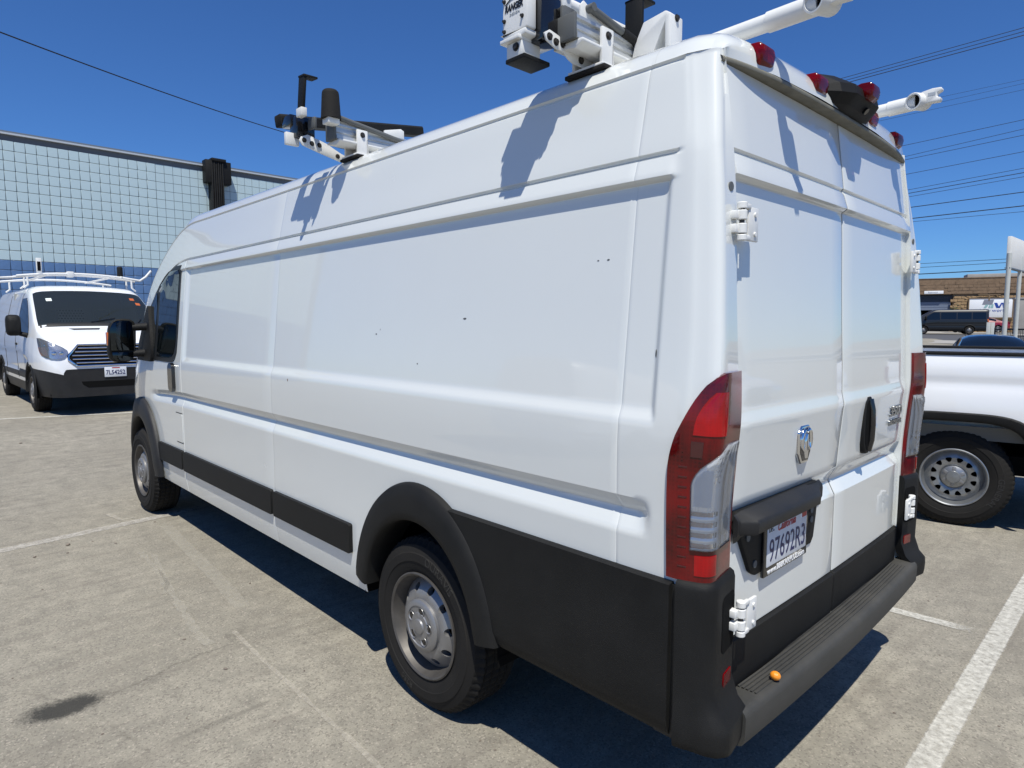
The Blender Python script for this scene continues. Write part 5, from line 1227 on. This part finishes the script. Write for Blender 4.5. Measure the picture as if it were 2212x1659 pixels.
# ------------------------------------------------------------------ sedans (front +x)
def sedan(name, label, loc, rz, paint, group=None):
    T = thing(name, label, 'car', loc, rz, group)
    HH = [(-2.3,.86),(-2.2,1.00),(-1.75,1.06),(-1.55,1.10),(-1.1,1.32),(-.75,1.425),(-.1,1.45),(.3,1.42),(.7,1.25),(1.1,1.02),(1.4,.97),(2.0,.88),(2.3,.72),(2.35,.6)]
    CS = [(.25,.80),(.35,.87),(.6,.91),(.85,.90),(.95,.86),(1.0,.83),(1.2,.72),(1.35,.62)]
    def pt(x, z, y=None):
        k_ = (stab(HH, x)-.5)/(1.45-.5); zz = z if z < .5 else .5+(z-.5)*k_; y = stab(CS, z) if y is None else y
        if zz < z: y = lerp(y, y*stab(CS, zz)/stab(CS, min(z, 1.35)), .8)
        return (x, y*(1-.16*sstep(1.7, 2.35, x)-.14*sstep(-1.9, -2.3, x)), zz)
    XX = sorted(set([round(q, 3) for q in frange(-2.3, 2.35, .07)])); ZZ = [.25,.35,.5,.6,.7,.8,.88,.93,.97,1.02,1.1,1.18,1.26,1.32,1.35]
    P = [[pt(x, z) for z in ZZ]+[pt(x, 1.41, .50), pt(x, 1.44, .28), pt(x, 1.45, 0)] for x in XX]; P = [r_+[(a, -y, z) for a, y, z in reversed(r_[:-1])] for r_ in P]
    n = len(P[0]); vs = [q for r_ in P for q in r_]; fa, fb = [], []
    for i in range(len(P)-1):
        for j in range(n-1):
            idx = (i*n+j, i*n+j+1, (i+1)*n+j+1, (i+1)*n+j); c = [sum(vs[q][a] for q in idx)/4 for a in range(3)]; jj = min(j, n-2-j)
            if abs(c[1]) > .6 and any((c[0]-a)**2+(c[2]-.33)**2 < .36**2 for a in (-1.4, 1.4)): continue
            gl = (jj >= len(ZZ)-1 and (-1.58 < c[0] < -.80 or .36 < c[0] < 1.08)) or (10 <= jj < len(ZZ)-2 and -1.25 < c[0] < .85 and c[2] > 1.0)
            (fb if gl else fa).append(idx)
    t = MB(); t.add(vs, fa); t.add(P[0], [tuple(range(n))]); t.add(P[-1], [tuple(range(n))]); t.build('body', paint, T, smooth=45)
    t = MB(); t.add(vs, fb); o = t.build('windows', 'tint_glass', T, smooth=45)
    bmx = bmesh.new(); bmx.from_mesh(o.data); bmesh.ops.delete(bmx, geom=[v for v in bmx.verts if not v.link_faces], context='VERTS'); bmx.to_mesh(o.data); bmx.free()
    for s_ in (1, -1):
        t = MB(); t.box(-2.31, -2.05, *sorted((s_*.45, s_*.80)), .78, .92); t.build('tail_light', 'red_lens', T, bevel=.02)
        t = MB(); t.ball((.75, s_*.98, 1.02), .08, .09, .07, 12, 8); t.build('door_mirror', paint, T)
        for a in (-1.4, 1.4): wheel(T, (a, s_*.86, .325), s_, .325, .20, .215, 'truck')
    t = MB(); t.box(-2.3, 2.3, -.8, .8, .2, .3); t.build('underbody', 'dark', T)
    t = MB(); t.ball((-2.255, 0, .95), .01, .04, .025, 12, 8); t.build('emblem', 'chrome', T)
    return T

# ------------------------------------------------------------------ far side of the street, right background
SD = R(20.5); e_ = Vector((math.cos(SD), math.sin(SD), 0)); nf = Vector((-math.sin(SD), math.cos(SD), 0))   # facade runs along e_, faces nf
def fpt(u, v, D): return at(u, v, D)
B0 = at(2000, 604, 65.0); gB = gz(B0.x, B0.y)+.0
B0 = Vector((B0.x, B0.y, gB))
def W(a, n, z): return B0 + e_*a + nf*n + Vector((0, 0, z))            # a: along facade (+ = left in the photo), n: out from the wall
def hitf(u, v, n=0):
    """photo position on the facade plane -> (a, z)"""
    d = ray(u, v); o = B0+nf*n-CAM; t_ = o.dot(nf)/d.dot(nf); p_ = CAM+d*t_ - B0; return p_.dot(e_), p_.z
ZTOP = hitf(2000, 604)[1]; ZL = hitf(2100, 466.3+.1819*925)[1]
MW = lambda: (lambda f: f)
fb_ = thing('workshop_building', 'tan split-face block workshop with brown top band and roller door across the street', 'building', W(0, -3, 0))
offB = W(0, -3, 0)
def wbox(mb, a0, a1, n0, n1, z0, z1):
    vs = [W(a, n, z) for z in (z0, z1) for n in (n0, n1) for a in (a0, a1)]; return mb.add(vs, [(0,2,3,1),(4,5,7,6),(0,1,5,4),(2,6,7,3),(0,4,6,2),(1,3,7,5)])
def wbuild(mb, name, material, parent=fb_, **k): return mb.build(name, material, parent, off=k.pop('off', offB), **k)
dL, dR = 12.0, hitf(1947.6+.1819*610, 660)[0]; dT = hitf(2020, 466.3+.1819*935)[1]
A0, A1 = -16, 14
t = MB(); wbox(t, dL, A1, -8, -.12, 0, ZTOP); wbox(t, A0, dR, -8, -.12, 0, ZTOP); wbox(t, dR, dL, -8, -.12, dT, ZTOP); wbuild(t, 'wall', 'tan_mortar', smooth=0)
t = MB(); wbox(t, A0, A1, -.12, .02, ZL, ZTOP+.03); wbuild(t, 'top_band', 'brick_brown', smooth=0)
t = MB(); wbox(t, A0, A1, -8, .06, ZTOP+.03, ZTOP+.10); wbuild(t, 'coping', 'brick_brown', smooth=0)
t = MB()                                                                       # courses of the upper band
BW, BH = .60, .30
def blk(mb, a, z, w_=BW, h_=BH, n=0.0): wbox(mb, a+.012, a+w_-.012, -.12, n+random.uniform(.02,.06), z+.012, z+h_-.012)
z = ZL+.02; r_ = 0
while z+BH < ZTOP:
    a = A0+(.3 if r_ % 2 else 0)
    while a < A1-.6: blk(t, a, z); a += BW
    z += BH; r_ += 1
wbuild(t, 'band_blocks', 'brick_brown', smooth=0)['kind'] = 'stuff'
protos = []
for i in range(4):
    t = MB(); hw = BW/2-.012; hh = BH/2-.012; g0 = [[None]*4 for _ in range(3)]
    for ii in range(3):
        for jj in range(4): g0[ii][jj] = Vector((0,0,0))+e_*lerp(-hw, hw, jj/3)+Vector((0,0,lerp(-hh, hh, ii/2)))+nf*(random.uniform(.0,.07) if 0 < jj < 3 or ii == 1 else .0)
    t.slab(g0, [[q-nf*.1 for q in r] for r in g0]); me = t.build('block', 'brick_tan', fb_, smooth=0); protos.append(me)
npl = 0; z = 0; r_ = 0; spare = MB(); usedp = set()
while z+BH <= ZL+.01:
    a = A0+(.3 if r_ % 2 else 0)
    while a < A1-.6:
        if not (dR-.05 < a+BW/2 < dL+.3 and z+BH/2 < dT+.05):
            c = W(a+BW/2, -.08, z+BH/2); q = c-CAM; u = 1106+FPX*q.dot(cr)/q.dot(cf)
            if 1995 < u < 2240 and npl < 290:
                i = npl % 4; o = protos[i] if i not in usedp else protos[i].copy()
                if i in usedp: COL.objects.link(o); o.parent = fb_
                usedp.add(i); o.location = c-offB; npl += 1
            else: wbox(spare, a+.012, a+BW-.012, -.12, -.03, z+.012, z+BH-.012)
        a += BW
    z += BH; r_ += 1
wbuild(spare, 'far_blocks', 'brick_tan', smooth=0)['kind'] = 'stuff'
# roller door, half raised, and dark workshop behind
zd = hitf(2020, 466.3+.1819*1120)[1]; zm = hitf(2020, 466.3+.1819*1022)[1]
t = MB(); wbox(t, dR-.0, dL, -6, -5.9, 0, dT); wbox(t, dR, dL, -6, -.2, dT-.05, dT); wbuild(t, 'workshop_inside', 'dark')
rd = MB(); wbox(rd, dR+.15, dL, -.45, -.40, zd, zm); rdo = wbuild(rd, 'roller_door', 'door_blue')
nsl = 6
for i in range(nsl): t = MB(); z0 = lerp(zm, dT, i/nsl); wbox(t, dR+.02, dL, -.45, -.41+.02*(i % 2), z0+.01, lerp(zm, dT, (i+1)/nsl)-.01); wbuild(t, 'door_slat', 'door_dark', rdo)
for i in range(3): t = MB(); z0 = lerp(zd, zm, i/3); wbox(t, dR+.15, dL, -.40, -.385, z0+.02, lerp(zd, zm, (i+1)/3)-.02); wbuild(t, 'door_slat', 'door_blue', rdo)
# rooftop unit
t = MB(); a_, z_ = hitf(2185, 600); wbox(t, a_-2.2, a_+3.2, -4, -2, ZTOP, ZTOP+.55); ru = t.build('rooftop_unit', 'concrete', None, off=W(a_, -3, ZTOP), bevel=.03); ru.location = W(a_, -3, ZTOP); tag(ru, 'low grey box standing on the tan workshop roof', 'roof unit')
# small fascia sign and the big panel sign
def fsign(name, label, u0, v0, u1, v1, n=.12, th=.06, material='sign_white'):
    a1, z1 = hitf(u0, v0, n); a0, z0 = hitf(u1, v1, n); t = MB(); wbox(t, a0, a1, n-th, n, z0, z1); o_ = W((a0+a1)/2, n, z0); o = t.build(name, material, None, off=o_, bevel=.01); o.location = o_; tag(o, label, 'sign'); return o, a0, a1, z0, z1, o_
C5p = lambda x, y: (1947.6+.1819*x, 466.3+.1819*y)
so1, a0, a1, z0, z1, oo = fsign('fascia_sign', 'narrow white fascia sign above the roller door', *C5p(270, 893), *C5p(497, 925))
text('lettering', 'Eastwood', .22, 'logo_grey', so1, W(lerp(a0, a1, .55), .125, (z0+z1)/2), -e_, (0,0,1), width=(a1-a0)*.48, extrude=.004, off=oo)
so2, a0, a1, z0, z1, oo = fsign('panel_sign', 'large white panel sign with grey and blue logo on the tan wall', *C5p(808, 985), *C5p(1310, 1205))
t = MB()
for q in ((a0-.08, a1+.08, z0-.10, z0), (a0-.08, a1+.08, z1, z1+.08), (a0-.08, a0, z0, z1), (a1, a1+.08, z0, z1)): wbox(t, q[0], q[1], .02, .16, q[2], q[3])
t.build('sign_frame', 'tan_mortar', so2, off=oo)
wS, hS = a1-a0, z1-z0
def SP(x, y, n=.130): return W(a1-wS*x, n, z0+hS*y)          # sign-local 0..1 from lower left
def spoly(pts, material, name):
    t = MB(); t.prism(pts, lambda x, y: SP(x, y, .121), lambda x, y: SP(x, y, .134)); t.build(name, material, so2, off=oo, smooth=0)
spoly([(.34,.94),(.57,.94),(.535,.68),(.30,.68)], 'logo_grey', 'logo_panel')
spoly([(.385,.68),(.45,.68),(.40,.50),(.335,.50)], 'logo_teal', 'logo_stroke')
spoly([(.465,.64),(.50,.72),(.49,.50),(.44,.50)], 'logo_teal', 'logo_stroke')
spoly([(.52,.70),(.565,.70),(.56,.50),(.495,.50)], 'logo_teal', 'logo_stroke')
spoly([(.575,.77),(.645,.77),(.70,.50),(.63,.50)], 'logo_blue', 'logo_stroke')
spoly([(.71,.66),(.735,.77),(.77,.77),(.715,.50),(.66,.50)], 'logo_blue', 'logo_stroke')
spoly([(.755,.77),(.80,.77),(.85,.50),(.785,.50)], 'logo_blue', 'logo_stroke')
spoly([(.87,.77),(.92,.77),(.865,.50),(.815,.50)], 'logo_blue', 'logo_stroke')
text('lettering', 'mobility', .42, 'text_grey', so2, SP(.295, .365), -e_, (0,0,1), width=wS*.45, extrude=.004, off=oo)
text('lettering', 'works', .42, 'logo_blue', so2, SP(.715, .375), -e_, (0,0,1), width=wS*.36, extrude=.004, off=oo)
# hanging lamp bracket on the wall
a_, z_ = hitf(*C5p(1045, 940), .2); t = MB(); wbox(t, a_-.9, a_+.9, .05, .15, z_, z_+.08); wbox(t, a_-.05, a_+.05, .05, .15, z_-.55, z_); lm_o = W(a_, .1, z_); lo = t.build('sign_lamp_bar', 'tan_mortar', None, off=lm_o); lo.location = lm_o; tag(lo, 'thin T-shaped lamp bar above the white panel sign', 'lamp')
# street, kerb and pavement in front of the workshop
def wsheet(name, material, a0, a1, n0, n1, lift):
    t = MB(); rows = []
    for i in range(17):
        row = []
        for j in range(9):
            q = W(lerp(a0, a1, i/16), lerp(n0, n1, j/8), 0); row.append((q.x, q.y, gz(q.x, q.y)+lift))
        rows.append(row)
    t.grid(rows); o = t.build(name, material, recalc=False); o['kind'] = 'structure'; return o
wsheet('street', 'street', -80, 80, 9.0, 25.0, .06)
wsheet('pavement', 'concrete', -80, 80, .5, 8.9, .12)
t = MB(); t.grid([[tuple(Vector((q.x, q.y, gz(q.x, q.y)+z))) for q, z in ((W(a, 8.9, 0), .12), (W(a, 9.02, 0), .12), (W(a, 9.04, 0), 0))] for a in frange(-80, 80, 5)]); k_ = t.build('kerb', 'concrete', recalc=False); k_['kind'] = 'structure'
wsheet('near_pavement', 'concrete', -80, 80, 25.2, 30.0, .08)
# black passenger van in front of the roller door
bvp = W(hitf(2045, 700, 11)[0], 10.9, 0); bvp.z = gz(bvp.x, bvp.y)+.06
low_van('passenger_van', 'black passenger van parked in front of the roller door across the street', bvp, SD, 'black_paint', windows=True, interior=False)
rcp = W(hitf(2152, 700, 6)[0]+1.5, 6.2, 0); rcp.z = gz(rcp.x, rcp.y)+.12
sedan('red_car', 'dark red car showing behind the black passenger van', rcp, SD+.1, 'red_paint')
# dark blue car just beyond the pickup
dcp = at(2146, 760, 15.5); dz = gz(dcp.x, dcp.y)
ca = math.atan2(dcp.y-CAM.y, dcp.x-CAM.x)+R(6)
sedan('dark_car', 'dark navy sedan seen over the pickup bed rail, rear window towards the camera', (dcp.x+1.3*math.cos(ca), dcp.y+1.3*math.sin(ca), dz), ca, 'navy_paint').scale = (.93, .93, .91)
# tall blank sign on two posts
D_ = 26; pA, pB = C5p(1235, 1100), C5p(1360, 1100)
sp = at(*pA, D_); sg = thing('pole_sign', 'tall blank two-post sign with a pale back at the right edge', 'sign', (sp.x, sp.y, gz(sp.x, sp.y)))
offS = Vector((sp.x, sp.y, gz(sp.x, sp.y)))
pa = [at(*C5p(1272, 620), D_)]; pb = at(*C5p(1405, 655), D_+1.4)
for q in (pa[0], pb):
    t = MB(); t.cyl((q.x, q.y, gz(q.x, q.y)), (q.x, q.y, q.z+.6), .085 if q is pa[0] else .075, 16); t.build('post', 'pale_metal', sg, off=offS)
s0, s1 = at(*C5p(1285, 245), D_), at(*C5p(1270, 612), D_); s2 = at(*C5p(1700, 700), D_+5.0); dr = Vector((s2.x-s1.x, s2.y-s1.y, 0)); nn = Vector((-dr.y, dr.x, 0)).normalized()
t = MB(); zb_, zt_ = s1.z, s0.z
vs = [Vector((s1.x, s1.y, z))+dr*k_+nn*m_ for z in (zb_, zt_) for m_ in (-.05, .10) for k_ in (0, 1)]
t.add(vs, [(0,2,3,1),(4,5,7,6),(0,1,5,4),(2,6,7,3),(0,4,6,2),(1,3,7,5)]); t.build('sign_box', 'sign_face', sg, off=offS, bevel=.02)
t = MB(); vs = [Vector((s1.x, s1.y, z))+dr*k_+nn*m_ for z in (zb_-.04, zb_) for m_ in (-.07, .12) for k_ in (-.01, 1)]; t.add(vs, [(0,2,3,1),(4,5,7,6),(0,1,5,4),(2,6,7,3),(0,4,6,2),(1,3,7,5)]); t.build('sign_edge', 'roof_dark', sg, off=offS)
# iron fence along the lot edge
f0, f1 = at(*C5p(1110, 1345), 34), at(*C5p(1800, 1345), 30); fz = gz(f0.x, f0.y)
fe = thing('iron_fence', 'black iron picket fence beyond the navy sedan at the right edge', 'fence', (f0.x, f0.y, fz)); offF = Vector((f0.x, f0.y, fz)); dv = Vector((f1.x-f0.x, f1.y-f0.y, 0)); L_ = dv.length; dv.normalize(); ft = f0.z-fz
for z in (ft, ft-.33, .15): t = MB(); t.tube([offF+Vector((0,0,z)), offF+dv*L_+Vector((0,0,z))], .05 if z == ft else .03, 4); t.build('rail', 'cable', fe, off=offF)
t = MB()
for i in range(int(L_/.12)): t.tube([offF+dv*(i*.12)+Vector((0,0,.05)), offF+dv*(i*.12)+Vector((0,0,ft))], .014, 4)
t.build('pickets', 'cable', fe, off=offF)['kind'] = 'stuff'
for i in range(0, int(L_/2.4)+1): t = MB(); t.tube([offF+dv*(i*2.4)+Vector((0,0,0)), offF+dv*(i*2.4)+Vector((0,0,ft+.08))], .045, 4); t.build('post', 'cable', fe, off=offF)
# pale gate posts left of the fence
for i, (x, lab) in enumerate(((1035, 'leftmost pale gate post beside the red car'), (1085, 'middle pale gate post next to the iron fence'))):
    q = at(*C5p(x, 1265), 40); zg = gz(q.x, q.y); t = MB(); t.box(-.09, .09, -.09, .09, 0, q.z-zg); o = t.build('gate_post', 'pale_metal', bevel=.01); o.location = (q.x, q.y, zg); tag(o, lab, 'post', 'gate posts')
# grey wall end and utility pole at the frame edge
q = at(2212, 700, 58); zq = gz(q.x, q.y); t = MB(); t.box(-.75, 3.0, -.4, .4, 0, 3.2); t.prism([(-.9,3.2),(3.2,3.2),(3.2,3.35),(-.9,3.35)], lambda a, c: (a, -.45, c), lambda a, c: (a, .45, c)); o = t.build('grey_wall', 'concrete', bevel=.01); o.location = (q.x, q.y, zq); o.rotation_euler = (0, 0, SD+math.pi); tag(o, 'pale grey wall end at the right edge beside the tan workshop', 'wall')
# little plant by the roller door
q = W(dR-.2, .35, 0); zq = hitf(*C5p(580, 1120), .35)[1]
bt = thing('climbing_plant', 'small green climbing plant at the corner of the roller door', 'plant', (q.x, q.y, q.z))
t = MB(); t.cyl(q, q+Vector((0,0,zq)), .03, 6); t.build('stem', 'tan_mortar', bt, off=q)
t = MB()
for i in range(160):
    c = q+Vector((0,0,zq-.25))+e_*random.gauss(0,.25)+nf*random.gauss(.05,.12)+Vector((0,0,random.gauss(0,.35))); a = Vector((random.uniform(-1,1), random.uniform(-1,1), random.uniform(-1,1))).normalized(); b3 = a.orthogonal().normalized()
    t.add([c-a*.07, c+b3*.04, c+a*.07, c-b3*.04], [(0,1,2,3)])
t.build('foliage', 'leaf', bt, off=q, recalc=False)
